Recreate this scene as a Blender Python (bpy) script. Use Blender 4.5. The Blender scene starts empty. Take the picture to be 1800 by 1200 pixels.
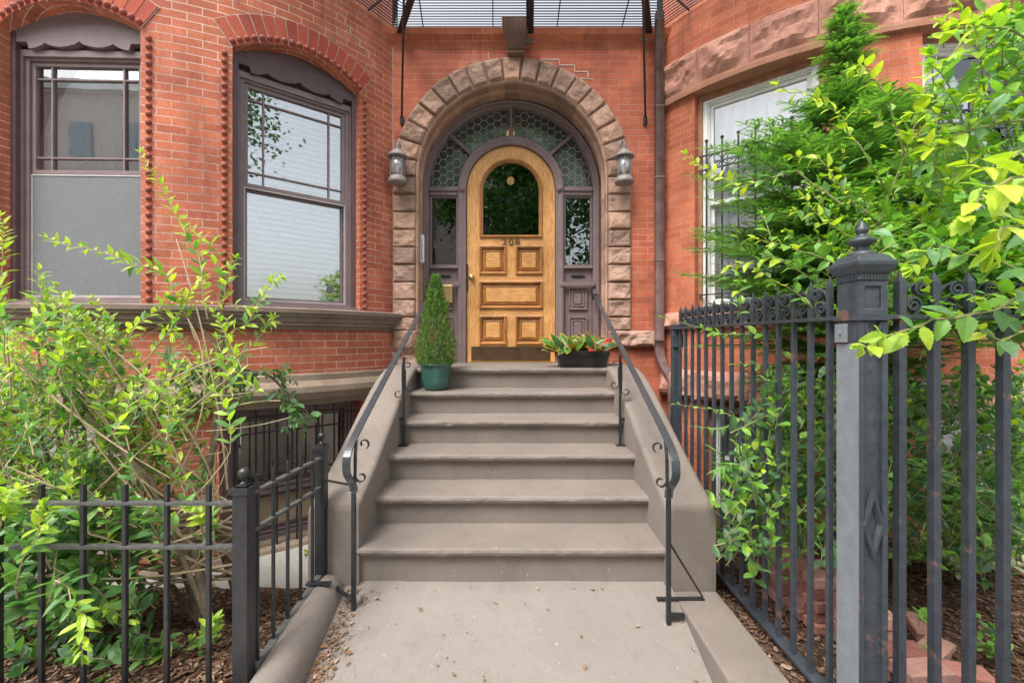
import bpy, math, random
from mathutils import Vector, Matrix, noise
R_=math.radians
pi=math.pi
random.seed(7)
scene=bpy.context.scene
COL=scene.collection
# ---------------------------------------------------------------- camera, light
F=750.0; EYE=1.39; HZ=595.0
cam=bpy.data.objects.new("camera",bpy.data.cameras.new("camera"))
COL.objects.link(cam)
cam.location=(0,0,EYE); cam.rotation_euler=(R_(90),0,0)
cam.data.sensor_width=36; cam.data.lens=36*F/1800
cam.data.shift_y=-(600-HZ)/1800
cam.data.clip_start=.02; cam.data.clip_end=2000
scene.camera=cam
SUN_EL=58; SUN_AZ=215     # azimuth the light comes from, clockwise from +Y
w=bpy.data.worlds.new("World"); scene.world=w; w.use_nodes=True
nt=w.node_tree; nt.nodes.clear()
out=nt.nodes.new("ShaderNodeOutputWorld"); bg=nt.nodes.new("ShaderNodeBackground")
sky=nt.nodes.new("ShaderNodeTexSky"); sky.sky_type='NISHITA'; sky.sun_disc=False
sky.sun_elevation=R_(SUN_EL); sky.sun_rotation=R_(SUN_AZ); sky.air_density=1.2; sky.dust_density=4; sky.ozone_density=1
hs=nt.nodes.new("ShaderNodeHueSaturation"); hs.inputs['Saturation'].default_value=.35; hs.inputs['Value'].default_value=1.15
nt.links.new(sky.outputs[0],hs.inputs['Color']); nt.links.new(hs.outputs[0],bg.inputs[0])
bg.inputs[1].default_value=.15
nt.links.new(bg.outputs[0],out.inputs[0])
sl=bpy.data.lights.new("sun",'SUN'); sl.energy=1.2; sl.angle=R_(22); sl.color=(1,.96,.9)
so=bpy.data.objects.new("sun",sl); COL.objects.link(so)
az=R_(SUN_AZ); el=R_(SUN_EL)
sd=Vector((math.sin(az)*math.cos(el),math.cos(az)*math.cos(el),math.sin(el)))
so.rotation_euler=sd.to_track_quat('Z','Y').to_euler()
so.location=sd*20
scene.view_settings.view_transform='Standard'; scene.view_settings.look='None'
scene.view_settings.exposure=1.32; scene.view_settings.gamma=1
scene.render.engine='CYCLES'

# ---------------------------------------------------------------- helpers
def px(x,y,d): return Vector(((x-900)/F*d, d, EYE+(HZ-y)/F*d))
class MB:
    def __init__(s): s.v=[]; s.f=[]; s.uv=[]; s.mi=[]; s.col=[]; s.cc=None
    def add(s,vs,fs,uvs=None,m=0):
        o=len(s.v); s.v.extend([tuple(v) for v in vs])
        for k,f in enumerate(fs):
            s.f.append(tuple(i+o for i in f)); s.mi.append(m)
            s.uv.append(uvs[k] if uvs else None)
            if s.cc is not None: s.col.append(s.cc)
    def quad(s,a,b,c,d,uv=None,m=0): s.add([a,b,c,d],[(0,1,2,3)],[uv] if uv else None,m)
    def box(s,x0,x1,y0,y1,z0,z1,m=0):
        v=[(x,y,z) for z in (z0,z1) for y in (y0,y1) for x in (x0,x1)]
        s.add(v,[(0,2,3,1),(4,5,7,6),(0,1,5,4),(2,6,7,3),(0,4,6,2),(1,3,7,5)],None,m)
    def obox(s,c,ax,ay,az,m=0):
        c=Vector(c); v=[c+ax*i+ay*j+az*k for k in (-1,1) for j in (-1,1) for i in (-1,1)]
        s.add(v,[(0,2,3,1),(4,5,7,6),(0,1,5,4),(2,6,7,3),(0,4,6,2),(1,3,7,5)],None,m)
    def tube(s,pts,r,n=6,cap=True,m=0):
        pts=[Vector(p) for p in pts]; rr=r if isinstance(r,(list,tuple)) else [r]*len(pts)
        vs=[]; fs=[]; ref=None
        for i,p in enumerate(pts):
            t=(pts[min(i+1,len(pts)-1)]-pts[max(i-1,0)])
            if t.length<1e-9: t=Vector((0,0,1))
            t.normalize()
            if ref is None: ref=Vector((1,0,0)) if abs(t.x)<.8 else Vector((0,1,0))
            a=t.cross(ref).normalized(); b=t.cross(a).normalized(); ref=-b if False else ref
            for k in range(n):
                q=2*pi*k/n; vs.append(p+(a*math.cos(q)+b*math.sin(q))*rr[i])
        for i in range(len(pts)-1):
            for k in range(n):
                k2=(k+1)%n; fs.append((i*n+k,i*n+k2,(i+1)*n+k2,(i+1)*n+k))
        if cap: fs.append(tuple(range(n))); fs.append(tuple((len(pts)-1)*n+k for k in range(n)))
        s.add(vs,fs,None,m)
    def ribbon(s,pts,side,wd,th,m=0):
        pts=[Vector(p) for p in pts]; S=Vector(side).normalized(); vs=[]; fs=[]
        for i,p in enumerate(pts):
            t=(pts[min(i+1,len(pts)-1)]-pts[max(i-1,0)]).normalized(); N=S.cross(t).normalized()
            vs+=[p+S*wd/2+N*th/2,p-S*wd/2+N*th/2,p-S*wd/2-N*th/2,p+S*wd/2-N*th/2]
        for i in range(len(pts)-1):
            for k in range(4): fs.append((i*4+k,i*4+(k+1)%4,i*4+4+(k+1)%4,i*4+4+k))
        L=len(pts)-1; fs+=[(0,1,2,3),(L*4+3,L*4+2,L*4+1,L*4)]
        s.add(vs,fs,None,m)
    def lathe(s,c,prof,n=16,m=0,ax=None):
        c=Vector(c); vs=[]; fs=[]
        for (r,z) in prof:
            for k in range(n):
                a=2*pi*k/n; v=Vector((r*math.cos(a),r*math.sin(a),z))
                if ax is not None: v=ax@v
                vs.append(c+v)
        for i in range(len(prof)-1):
            for k in range(n):
                k2=(k+1)%n; fs.append((i*n+k,i*n+k2,(i+1)*n+k2,(i+1)*n+k))
        fs.append(tuple(range(n))[::-1]); fs.append(tuple((len(prof)-1)*n+k for k in range(n)))
        s.add(vs,fs,None,m)
    def prism(s,poly,fn,m=0):
        # poly list of 2d, fn(p,0/1)->3d front/back
        n=len(poly); vs=[fn(p,0) for p in poly]+[fn(p,1) for p in poly]
        fs=[tuple(range(n)),tuple(range(2*n-1,n-1,-1))]+[(i,i+n,(i+1)%n+n,(i+1)%n) for i in range(n)]
        s.add(vs,fs,None,m)
    def rect_loops(s,x0,x1,z0,z1,prof,cap=True,y=None,m=0):
        # prof: list of (inset,Y)
        vs=[]; fs=[]
        for (i,Y) in prof: vs+=[(x0+i,Y,z0+i),(x1-i,Y,z0+i),(x1-i,Y,z1-i),(x0+i,Y,z1-i)]
        for k in range(len(prof)-1):
            for j in range(4): fs.append((k*4+j,k*4+(j+1)%4,k*4+4+(j+1)%4,k*4+4+j))
        if cap:
            L=(len(prof)-1)*4; fs.append((L,L+1,L+2,L+3))
        s.add(vs,fs,None,m)
    def build(s,name,mat,parent=None,bevel=0,smooth=False,seg=2,angle=40,local=False,uvfn=None):
        me=bpy.data.meshes.new(name); me.from_pydata(s.v,[],s.f)
        mats=mat if isinstance(mat,(list,tuple)) else [mat]
        for m in mats: me.materials.append(m)
        if len(mats)>1: me.polygons.foreach_set('material_index',s.mi)
        if any(u is not None for u in s.uv) or uvfn:
            ul=me.uv_layers.new(name='UVMap')
            for p,u in zip(me.polygons,s.uv):
                for k,li in enumerate(p.loop_indices):
                    if u is not None: ul.data[li].uv=u[k]
                    elif uvfn: ul.data[li].uv=uvfn(me.vertices[me.loops[li].vertex_index].co,p.normal)
        if s.cc is not None:
            ca=me.color_attributes.new('tint','FLOAT_COLOR','CORNER'); buf=[]
            for p,c in zip(me.polygons,s.col):
                for _ in range(p.loop_total): buf+= [c[0],c[1],c[2],1]
            ca.data.foreach_set('color',buf)
        if smooth: me.polygons.foreach_set('use_smooth',[True]*len(me.polygons))
        me.validate(); me.update()
        o=bpy.data.objects.new(name,me); COL.objects.link(o)
        if parent is not None:
            o.parent=parent
            if not local: o.matrix_parent_inverse=wm(parent).inverted()
        if bevel:
            b=o.modifiers.new('bevel','BEVEL'); b.width=bevel; b.segments=seg; b.limit_method='ANGLE'; b.angle_limit=R_(angle)
        return o
_wm={}
def wm(o):
    if o.name in _wm: return _wm[o.name]
    return Matrix.Identity(4)
def tag(o,label=None,cat=None,group=None,kind=None):
    if label: o['label']=label
    if cat: o['category']=cat
    if group: o['group']=group
    if kind: o['kind']=kind
    return o
def thing(name,label,cat,loc=(0,0,0),group=None):
    o=bpy.data.objects.new(name,None); COL.objects.link(o); o.location=loc; o.empty_display_size=.1
    _wm[o.name]=Matrix.Translation(Vector(loc)); tag(o,label,cat,group); return o
def copy_tree(o,delta,label=None,top=True):
    c=o.copy(); COL.objects.link(c)
    if top:
        c.location=Vector(o.location)+Vector(delta)
        if label: c['label']=label
    for ch in list(o.children):
        k=copy_tree(ch,delta,top=False); k.parent=c; k.matrix_parent_inverse=ch.matrix_parent_inverse.copy()
    return c
Xv0=Vector((1,0,0))
# ---------------------------------------------------------------- materials
def mat(name):
    m=bpy.data.materials.new(name); m.use_nodes=True; nt=m.node_tree; nt.nodes.clear()
    o=nt.nodes.new('ShaderNodeOutputMaterial'); b=nt.nodes.new('ShaderNodeBsdfPrincipled')
    nt.links.new(b.outputs[0],o.inputs[0]); return m,nt,b,o
def N(nt,t,**k):
    n=nt.nodes.new('ShaderNode'+t)
    for a,v in k.items():
        if a in n.inputs.keys() if hasattr(n.inputs,'keys') else False: n.inputs[a].default_value=v
        else: setattr(n,a,v)
    return n
def ramp(nt,src,stops):
    r=nt.nodes.new('ShaderNodeValToRGB'); nt.links.new(src,r.inputs[0]); e=r.color_ramp.elements
    e[0].position=stops[0][0]; e[0].color=(*stops[0][1],1); e[1].position=stops[-1][0]; e[1].color=(*stops[-1][1],1)
    for p,c in stops[1:-1]:
        q=e.new(p); q.color=(*c,1)
    return r.outputs[0]
def noise_n(nt,scale,detail=4,rough=.55,vec=None,dist=0):
    n=nt.nodes.new('ShaderNodeTexNoise'); n.inputs['Scale'].default_value=scale; n.inputs['Detail'].default_value=detail
    n.inputs['Roughness'].default_value=rough; n.inputs['Distortion'].default_value=dist
    if vec: nt.links.new(vec,n.inputs['Vector'])
    return n
def mixc(nt,f,a,b,mode='MIX'):
    n=nt.nodes.new('ShaderNodeMix'); n.data_type='RGBA'; n.blend_type=mode
    for i,x in ((0,f),(6,a),(7,b)):
        if isinstance(x,(int,float)): n.inputs[i].default_value=x
        elif isinstance(x,tuple): n.inputs[i].default_value=(*x,1)
        else: nt.links.new(x,n.inputs[i])
    return n.outputs[2]
def bump(nt,b,h,strength=.3,dist=.01,prev=None):
    n=nt.nodes.new('ShaderNodeBump'); n.inputs['Strength'].default_value=strength; n.inputs['Distance'].default_value=dist
    nt.links.new(h,n.inputs['Height'])
    if prev: nt.links.new(prev,n.inputs['Normal'])
    nt.links.new(n.outputs[0],b.inputs['Normal']); return n.outputs[0]
def objco(nt):
    t=nt.nodes.new('ShaderNodeTexCoord'); return t.outputs['Object']
def simple(name,c,rough=.5,metal=0,var=.15,scale=12,bmp=.15,bd=.003,c2=None,spec=.5,coat=0):
    m,nt,b,o=mat(name); co=objco(nt); n=noise_n(nt,scale,6,.6,co)
    c2=c2 or tuple(x*(1-var) for x in c); c1=tuple(min(1,x*(1+var)) for x in c)
    nt.links.new(ramp(nt,n.outputs[0],[(.3,c2),(.7,c1)]),b.inputs['Base Color'])
    n2=noise_n(nt,scale*6,5,.6,co)
    b.inputs['Roughness'].default_value=rough; b.inputs['Metallic'].default_value=metal
    b.inputs['Specular IOR Level'].default_value=spec; b.inputs['Coat Weight'].default_value=coat
    if bmp: bump(nt,b,n2.outputs[0],bmp,bd)
    return m
def brick_mat(name,ca,cb,mortar,bw=.205,rh=.0654,ms=.0045,stain=False):
    m,nt,b,o=mat(name)
    uv=nt.nodes.new('ShaderNodeUVMap').outputs[0]; co=objco(nt)
    wn=noise_n(nt,9,3,.5,co); off=N(nt,'VectorMath',operation='MULTIPLY_ADD')
    nt.links.new(wn.outputs['Color'],off.inputs[0]); off.inputs[1].default_value=(.006,.006,0); nt.links.new(uv,off.inputs[2])
    bt=nt.nodes.new('ShaderNodeTexBrick'); nt.links.new(off.outputs[0],bt.inputs['Vector'])
    bt.inputs['Scale'].default_value=1; bt.inputs['Brick Width'].default_value=bw; bt.inputs['Row Height'].default_value=rh
    bt.inputs['Mortar Size'].default_value=ms; bt.inputs['Mortar Smooth'].default_value=.25; bt.inputs['Bias'].default_value=0
    bt.inputs['Color1'].default_value=(*ca,1); bt.inputs['Color2'].default_value=(*cb,1)
    mn=noise_n(nt,1.3,4,.6,co)
    mc=ramp(nt,mn.outputs[0],[(.3,tuple(x*.5 for x in mortar)),(.62,mortar)])
    nt.links.new(mc,bt.inputs['Mortar'])
    n1=noise_n(nt,3,5,.6,co); n2=noise_n(nt,60,5,.65,co)
    c=mixc(nt,1.0,bt.outputs['Color'],ramp(nt,n1.outputs[0],[(.25,(.68,.66,.66)),(.75,(1.18,1.15,1.12))]),'MULTIPLY')
    c=mixc(nt,1.0,c,ramp(nt,n2.outputs[0],[(.3,(.78,.78,.78)),(.7,(1.13,1.13,1.13))]),'MULTIPLY')
    # soot and lime streaks
    mp=nt.nodes.new('ShaderNodeMapping'); nt.links.new(co,mp.inputs[0]); mp.inputs['Scale'].default_value=(3,3,.5)
    n4=noise_n(nt,1.6,5,.7,mp.outputs[0])
    c=mixc(nt,ramp(nt,n4.outputs[0],[(.5,(0,0,0)),(.70,(.6,.6,.6))]),c,(.2,.06,.04))
    n5=noise_n(nt,2.3,8,.75,co)
    c=mixc(nt,ramp(nt,n5.outputs[0],[(.56,(0,0,0)),(.74,(.45,.45,.45))]),c,(.66,.36,.27))
    if stain:
        sx=nt.nodes.new('ShaderNodeSeparateXYZ'); nt.links.new(co,sx.inputs[0])
        def rng(s,a,bb,inv=False):
            q=nt.nodes.new('ShaderNodeMapRange'); nt.links.new(s,q.inputs[0]); q.inputs[1].default_value=a; q.inputs[2].default_value=bb; return q.outputs[0]
        zz=rng(sx.outputs[2],1.42,1.3); xx0=rng(sx.outputs[0],-1.42,-1.3); xx1=rng(sx.outputs[0],-.95,-1.05); xm_=N(nt,'Math',operation='MULTIPLY'); nt.links.new(xx0,xm_.inputs[0]); nt.links.new(xx1,xm_.inputs[1]); xx=xm_.outputs[0]
        mm=N(nt,'Math',operation='MULTIPLY'); nt.links.new(zz,mm.inputs[0]); nt.links.new(xx,mm.inputs[1])
        n6=noise_n(nt,16,6,.8,co); m2=N(nt,'Math',operation='MULTIPLY'); nt.links.new(mm.outputs[0],m2.inputs[0])
        nt.links.new(ramp(nt,n6.outputs[0],[(.44,(0,0,0)),(.56,(1,1,1))]),m2.inputs[1])
        c=mixc(nt,m2.outputs[0],c,(.62,.52,.47))
    nt.links.new(c,b.inputs['Base Color']); b.inputs['Roughness'].default_value=.8
    b.inputs['Specular IOR Level'].default_value=.3
    inv=N(nt,'Math',operation='SUBTRACT'); inv.inputs[0].default_value=1; nt.links.new(bt.outputs['Fac'],inv.inputs[1])
    p=bump(nt,b,inv.outputs[0],.55,.006); bump(nt,b,n2.outputs[0],.25,.004,p)
    return m
def stone_mat(name,c1,c2,scale=4,bm=.5,moss=0,rough=.85,bd=.012,fine=70,con=1.0):
    m,nt,b,o=mat(name); co=objco(nt)
    n=noise_n(nt,scale,8,.62,co); n2=noise_n(nt,fine,8,.7,co); n3=noise_n(nt,1.2,4,.6,co)
    c=ramp(nt,n.outputs[0],[(.3,c2),(.7,c1)])
    c=mixc(nt,1.0,c,ramp(nt,n2.outputs[0],[(.25,(1-.3*con,)*3),(.75,(1+.2*con,)*3)]),'MULTIPLY')
    if moss: c=mixc(nt,ramp(nt,n3.outputs[0],[(.52,(0,0,0)),(.7,(moss,moss,moss))]),c,(.14,.15,.08))
    nt.links.new(c,b.inputs['Base Color']); b.inputs['Roughness'].default_value=rough; b.inputs['Specular IOR Level'].default_value=.25
    p=bump(nt,b,n.outputs[0],bm,bd); bump(nt,b,n2.outputs[0],bm,.006,p)
    return m
def wood_mat(name,axis,c1=(.76,.42,.155),c2=(.55,.26,.085)):
    m,nt,b,o=mat(name); co=objco(nt)
    mp=nt.nodes.new('ShaderNodeMapping'); nt.links.new(co,mp.inputs[0])
    sc={'z':(1,1,.17),'x':(.2,1,1)}[axis]; mp.inputs['Scale'].default_value=sc
    wv=nt.nodes.new('ShaderNodeTexWave'); wv.wave_type='BANDS'; wv.bands_direction='X' if axis=='z' else 'Z'
    wv.inputs['Scale'].default_value=17; wv.inputs['Distortion'].default_value=20; wv.inputs['Detail'].default_value=2; wv.inputs['Detail Scale'].default_value=.9
    wv.inputs['Detail Roughness'].default_value=.6
    nt.links.new(mp.outputs[0],wv.inputs['Vector'])
    mp2=nt.nodes.new('ShaderNodeMapping'); nt.links.new(co,mp2.inputs[0]); mp2.inputs['Scale'].default_value=tuple(1 if s==1 else .04 for s in sc)
    n=noise_n(nt,160,4,.6,mp2.outputs[0]); n2=noise_n(nt,3,4,.6,co)
    c=ramp(nt,wv.outputs['Fac'],[(.0,c2),(.42,tuple((a*.75+b_*.25) for a,b_ in zip(c1,c2))),(1,c1)])
    c=mixc(nt,1.0,c,ramp(nt,n.outputs[0],[(.3,(.78,.74,.7)),(.7,(1.12,1.12,1.12))]),'MULTIPLY')
    c=mixc(nt,1.0,c,ramp(nt,n2.outputs[0],[(.3,(.72,.66,.58)),(.7,(1.12,1.12,1.12))]),'MULTIPLY')
    nt.links.new(c,b.inputs['Base Color']); b.inputs['Roughness'].default_value=.42; b.inputs['Coat Weight'].default_value=.15
    bump(nt,b,wv.outputs['Fac'],.12,.002)
    return m
def glass_mat(name,tint=(.9,.93,.93),refl=.12,rough=.0,body=0,bodyc=(.5,.55,.55),wob=.0):
    m=bpy.data.materials.new(name); m.use_nodes=True; nt=m.node_tree; nt.nodes.clear()
    o=nt.nodes.new('ShaderNodeOutputMaterial'); t=nt.nodes.new('ShaderNodeBsdfTransparent'); t.inputs[0].default_value=(*tint,1)
    g=nt.nodes.new('ShaderNodeBsdfGlossy'); g.inputs['Roughness'].default_value=rough
    lw=nt.nodes.new('ShaderNodeLayerWeight'); lw.inputs[0].default_value=.25
    mr=nt.nodes.new('ShaderNodeMapRange'); nt.links.new(lw.outputs['Fresnel'],mr.inputs[0]); mr.inputs[1].default_value=0; mr.inputs[2].default_value=1
    mr.inputs[3].default_value=refl; mr.inputs[4].default_value=1
    base=t.outputs[0]
    co=objco(nt)
    if body:
        d=nt.nodes.new('ShaderNodeBsdfDiffuse'); n=noise_n(nt,40,6,.8,co)
        nt.links.new(ramp(nt,n.outputs[0],[(.3,tuple(x*.75 for x in bodyc)),(.7,bodyc)]),d.inputs[0])
        ms=nt.nodes.new('ShaderNodeMixShader'); ms.inputs[0].default_value=body; nt.links.new(base,ms.inputs[1]); nt.links.new(d.outputs[0],ms.inputs[2]); base=ms.outputs[0]
    mx=nt.nodes.new('ShaderNodeMixShader'); nt.links.new(mr.outputs[0],mx.inputs[0]); nt.links.new(base,mx.inputs[1]); nt.links.new(g.outputs[0],mx.inputs[2])
    if wob:
        n=noise_n(nt,5,2,.5,co); bp=nt.nodes.new('ShaderNodeBump'); bp.inputs['Strength'].default_value=wob; bp.inputs['Distance'].default_value=.02
        nt.links.new(n.outputs[0],bp.inputs['Height']); nt.links.new(bp.outputs[0],g.inputs['Normal'])
    nt.links.new(mx.outputs[0],o.inputs[0]); return m
def leaf_mat(name,rough=.42,trans=.35,gain=1.0,vein=False):
    m,nt,b,o=mat(name); a=nt.nodes.new('ShaderNodeAttribute'); a.attribute_name='tint'
    co=objco(nt); n=noise_n(nt,35,3,.6,co)
    c=mixc(nt,1.0,a.outputs['Color'],ramp(nt,n.outputs[0],[(.3,(.78,.82,.75)),(.7,(1.15*gain,1.12*gain,1.1*gain))]),'MULTIPLY')
    nt.links.new(c,b.inputs['Base Color']); b.inputs['Roughness'].default_value=rough; b.inputs['Specular IOR Level'].default_value=.45
    tr=nt.nodes.new('ShaderNodeBsdfTranslucent')
    c2=mixc(nt,1.0,c,(1.5,1.6,.55),'MULTIPLY'); nt.links.new(c2,tr.inputs[0])
    ms=nt.nodes.new('ShaderNodeMixShader'); ms.inputs[0].default_value=trans
    nt.links.new(b.outputs[0],ms.inputs[1]); nt.links.new(tr.outputs[0],ms.inputs[2]); nt.links.new(ms.outputs[0],o.inputs[0])
    return m
def emit(name,c,s):
    m=bpy.data.materials.new(name); m.use_nodes=True; nt=m.node_tree; nt.nodes.clear()
    o=nt.nodes.new('ShaderNodeOutputMaterial'); e=nt.nodes.new('ShaderNodeEmission'); e.inputs[0].default_value=(*c,1); e.inputs[1].default_value=s
    nt.links.new(e.outputs[0],o.inputs[0]); return m
def cement(name,c1,c2):
    m=stone_mat(name,c1,c2,1.7,.3,0,.72,.004,75,con=.4); nt=m.node_tree
    b=[n for n in nt.nodes if n.type=='BSDF_PRINCIPLED'][0]; c=b.inputs['Base Color'].links[0].from_socket; co=objco(nt)
    mp=nt.nodes.new('ShaderNodeMapping'); nt.links.new(co,mp.inputs[0]); mp.inputs['Scale'].default_value=(1,1,.35)
    a=noise_n(nt,7,7,.75,mp.outputs[0],.4); c=mixc(nt,ramp(nt,a.outputs[0],[(.52,(0,0,0)),(.74,(.38,.38,.38))]),c,tuple(x*.55 for x in c2))
    a2=noise_n(nt,38,3,.6,co); c=mixc(nt,ramp(nt,a2.outputs[0],[(.68,(0,0,0)),(.73,(.5,.5,.5))]),c,(.46,.42,.38))
    a3=noise_n(nt,26,4,.7,co,.5); c=mixc(nt,ramp(nt,a3.outputs[0],[(.67,(0,0,0)),(.74,(.45,.45,.45))]),c,(.10,.08,.065))
    nt.links.new(c,b.inputs['Base Color']); return m
BR=brick_mat('red_brick',(.58,.185,.10),(.44,.125,.072),(.74,.54,.45),stain=False,ms=.0042)
BRE=brick_mat('entrance_brick',(.57,.165,.088),(.44,.12,.066),(.62,.36,.28),stain=True,ms=.0032)
BR2=brick_mat('orange_brick',(.58,.185,.095),(.46,.135,.07),(.60,.32,.23),ms=.0035)
def island(name,cs,rough=.8,bm=.3):
    m,nt,b,o=mat(name); g=nt.nodes.new('ShaderNodeNewGeometry'); co=objco(nt)
    c=ramp(nt,g.outputs['Random Per Island'],[(i/(len(cs)-1),c) for i,c in enumerate(cs)])
    n=noise_n(nt,50,6,.7,co); c=mixc(nt,1.0,c,ramp(nt,n.outputs[0],[(.3,(.72,.72,.72)),(.7,(1.15,1.15,1.15))]),'MULTIPLY')
    nt.links.new(c,b.inputs['Base Color']); b.inputs['Roughness'].default_value=rough; b.inputs['Specular IOR Level'].default_value=.3
    bump(nt,b,n.outputs[0],bm,.005); return m
BRS=island('arch_brick',[(.34,.065,.04),(.42,.085,.05),(.46,.11,.06),(.30,.06,.04)])
BOSS=simple('boss_brick',(.27,.07,.045),.7,var=.2,scale=30)
MORT=simple('mortar',(.55,.42,.35),.9,var=.25,scale=20)
BS=stone_mat('brownstone',(.42,.28,.205),(.27,.165,.12),5,.6,.45)
def bs_island(name,a,b2,moss=.5):
    m=stone_mat(name,a,b2,5,.6,moss); nt=m.node_tree
    b=[n for n in nt.nodes if n.type=='BSDF_PRINCIPLED'][0]; src=b.inputs['Base Color'].links[0].from_socket
    g=nt.nodes.new('ShaderNodeNewGeometry')
    c=mixc(nt,1.0,src,ramp(nt,g.outputs['Random Per Island'],[(0,(.72,.72,.74)),(.5,(1,1,1)),(1,(1.25,1.2,1.15))]),'MULTIPLY')
    nt.links.new(c,b.inputs['Base Color']); return m
BSI=bs_island('brownstone_blocks',(.50,.325,.25),(.31,.195,.145),.35)
PST=stone_mat('pink_rock_stone',(.60,.32,.24),(.40,.19,.14),4,.8,0,bd=.03)
BSS=stone_mat('smooth_brownstone',(.27,.20,.165),(.16,.115,.095),5,.3,.5)
BSW=stone_mat('stone_water_table',(.34,.27,.205),(.20,.145,.11),4,.4,.7)
PLA=cement('painted_cement',(.245,.207,.18),(.18,.152,.132))
WALK=cement('walk_cement',(.255,.226,.20),(.205,.18,.16))
SLAB=stone_mat('grey_slab',(.44,.42,.39),(.33,.31,.28),3,.2,0,.85,.004,60)
PURP=simple('mauve_brown_paint',(.20,.145,.145),.45,var=.13,scale=8,bmp=.12)
PURD=simple('dark_brown_paint',(.10,.06,.062),.45,var=.2,scale=8,bmp=.12)
BRC=simple('brown_casing',(.30,.14,.07),.6,var=.3,scale=14)
WHT=simple('white_paint',(.72,.72,.70),.4,var=.06)
OAKV=wood_mat('oak_upright','z'); OAKH=wood_mat('oak_level','x')
OAKM=wood_mat('oak_moulding','x',(.52,.25,.075),(.30,.12,.035))
BRZ=simple('bronze_plate',(.10,.06,.035),.45,.6,.3,14,.1)
BRASS=simple('brass',(.62,.45,.2),.35,.9,.15,20,.05)
IRON=simple('black_iron',(.018,.019,.022),.38,0,.4,25,.35,.002,spec=.6)
def iron2():
    m,nt,b,o=mat('blue_grey_iron'); co=objco(nt); n=noise_n(nt,30,6,.7,co); n2=noise_n(nt,6,8,.75,co)
    c=ramp(nt,n.outputs[0],[(.3,(.030,.036,.045)),(.7,(.062,.074,.09))])
    c=mixc(nt,ramp(nt,n2.outputs[0],[(.60,(0,0,0)),(.64,(.75,.75,.75))]),c,(.20,.11,.075))
    nt.links.new(c,b.inputs['Base Color']); b.inputs['Roughness'].default_value=.4; n3=noise_n(nt,90,4,.6,co); bump(nt,b,n3.outputs[0],.5,.003); return m
IRONG=iron2()
IRONL=simple('pale_grey_iron',(.19,.215,.24),.45,0,.15,20,.4,.003)
IRONH=simple('handrail_iron',(.04,.045,.052),.33,0,.3,30,.25,.002,spec=.7)
LANT=simple('weathered_lantern',(.24,.215,.20),.6,.1,.25,40,.3)
SPOUT=simple('brown_spout',(.20,.135,.13),.35,0,.25,10,.1,c2=(.12,.075,.07),spec=.6)
POT=simple('green_glaze',(.03,.11,.085),.25,0,.2,10,.05,coat=.3)
BLKP=simple('black_plastic',(.02,.02,.022),.35,0,.1)
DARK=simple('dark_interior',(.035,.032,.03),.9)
HALL=simple('hall_wall',(.10,.085,.07),.8)
SOIL=stone_mat('mulch_soil',(.17,.105,.07),(.06,.035,.024),30,1.0,0,.95,.02,80)
BARK=stone_mat('bark',(.26,.20,.14),(.14,.10,.07),20,.8)
TWIG=simple('twig',(.42,.32,.20),.7,var=.25)
TWIGG=simple('green_twig',(.26,.26,.10),.6,var=.25)
GL=glass_mat('window_glass',(.93,.95,.95),.30,wob=.015)
GLD=glass_mat('door_glass',(.45,.5,.5),.16,wob=.03)
GLF=glass_mat('fanlight_glass',(.7,.76,.72),.10,.15,.2,(.20,.25,.22),.2)
GLL=glass_mat('lantern_glass',(.85,.85,.88),.15,.1,.35,(.6,.6,.62))
SCR=glass_mat('insect_screen',(.75,.75,.75),.06,.3,.45,(.42,.45,.46))
BLIND=simple('blind_slat',(.88,.88,.86),.6,var=.04)
GLW=glass_mat('clear_glass',(.95,.96,.96),.10)
CURT=simple('white_curtain',(.72,.73,.75),.8,var=.08,scale=3)
TAN=simple('tan_panel',(.36,.28,.19),.7,var=.2,scale=5)
GLOW=emit('lamp_glow',(1,.48,.16),.75)
BULB=simple('bulb',(.8,.8,.78),.2,var=.02)
LF=leaf_mat('broad_leaf'); LFD=leaf_mat('needle_leaf',.5,.2); LFC=leaf_mat('croton_leaf',.3,.15)
CHIP=island('wood_chips',[(.06,.03,.02),(.16,.09,.055),(.27,.17,.11),(.10,.055,.035),(.34,.24,.17)],.9,.1)
LIT=island('fallen_bits',[(.20,.10,.05),(.36,.2,.09),(.12,.06,.03),(.45,.33,.23),(.18,.09,.04),(.5,.32,.3)],.8,.1)
PAVB=island('old_paver',[(.44,.17,.13),(.58,.33,.27),(.30,.12,.10),(.52,.24,.19),(.42,.30,.26)],.85)

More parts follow.
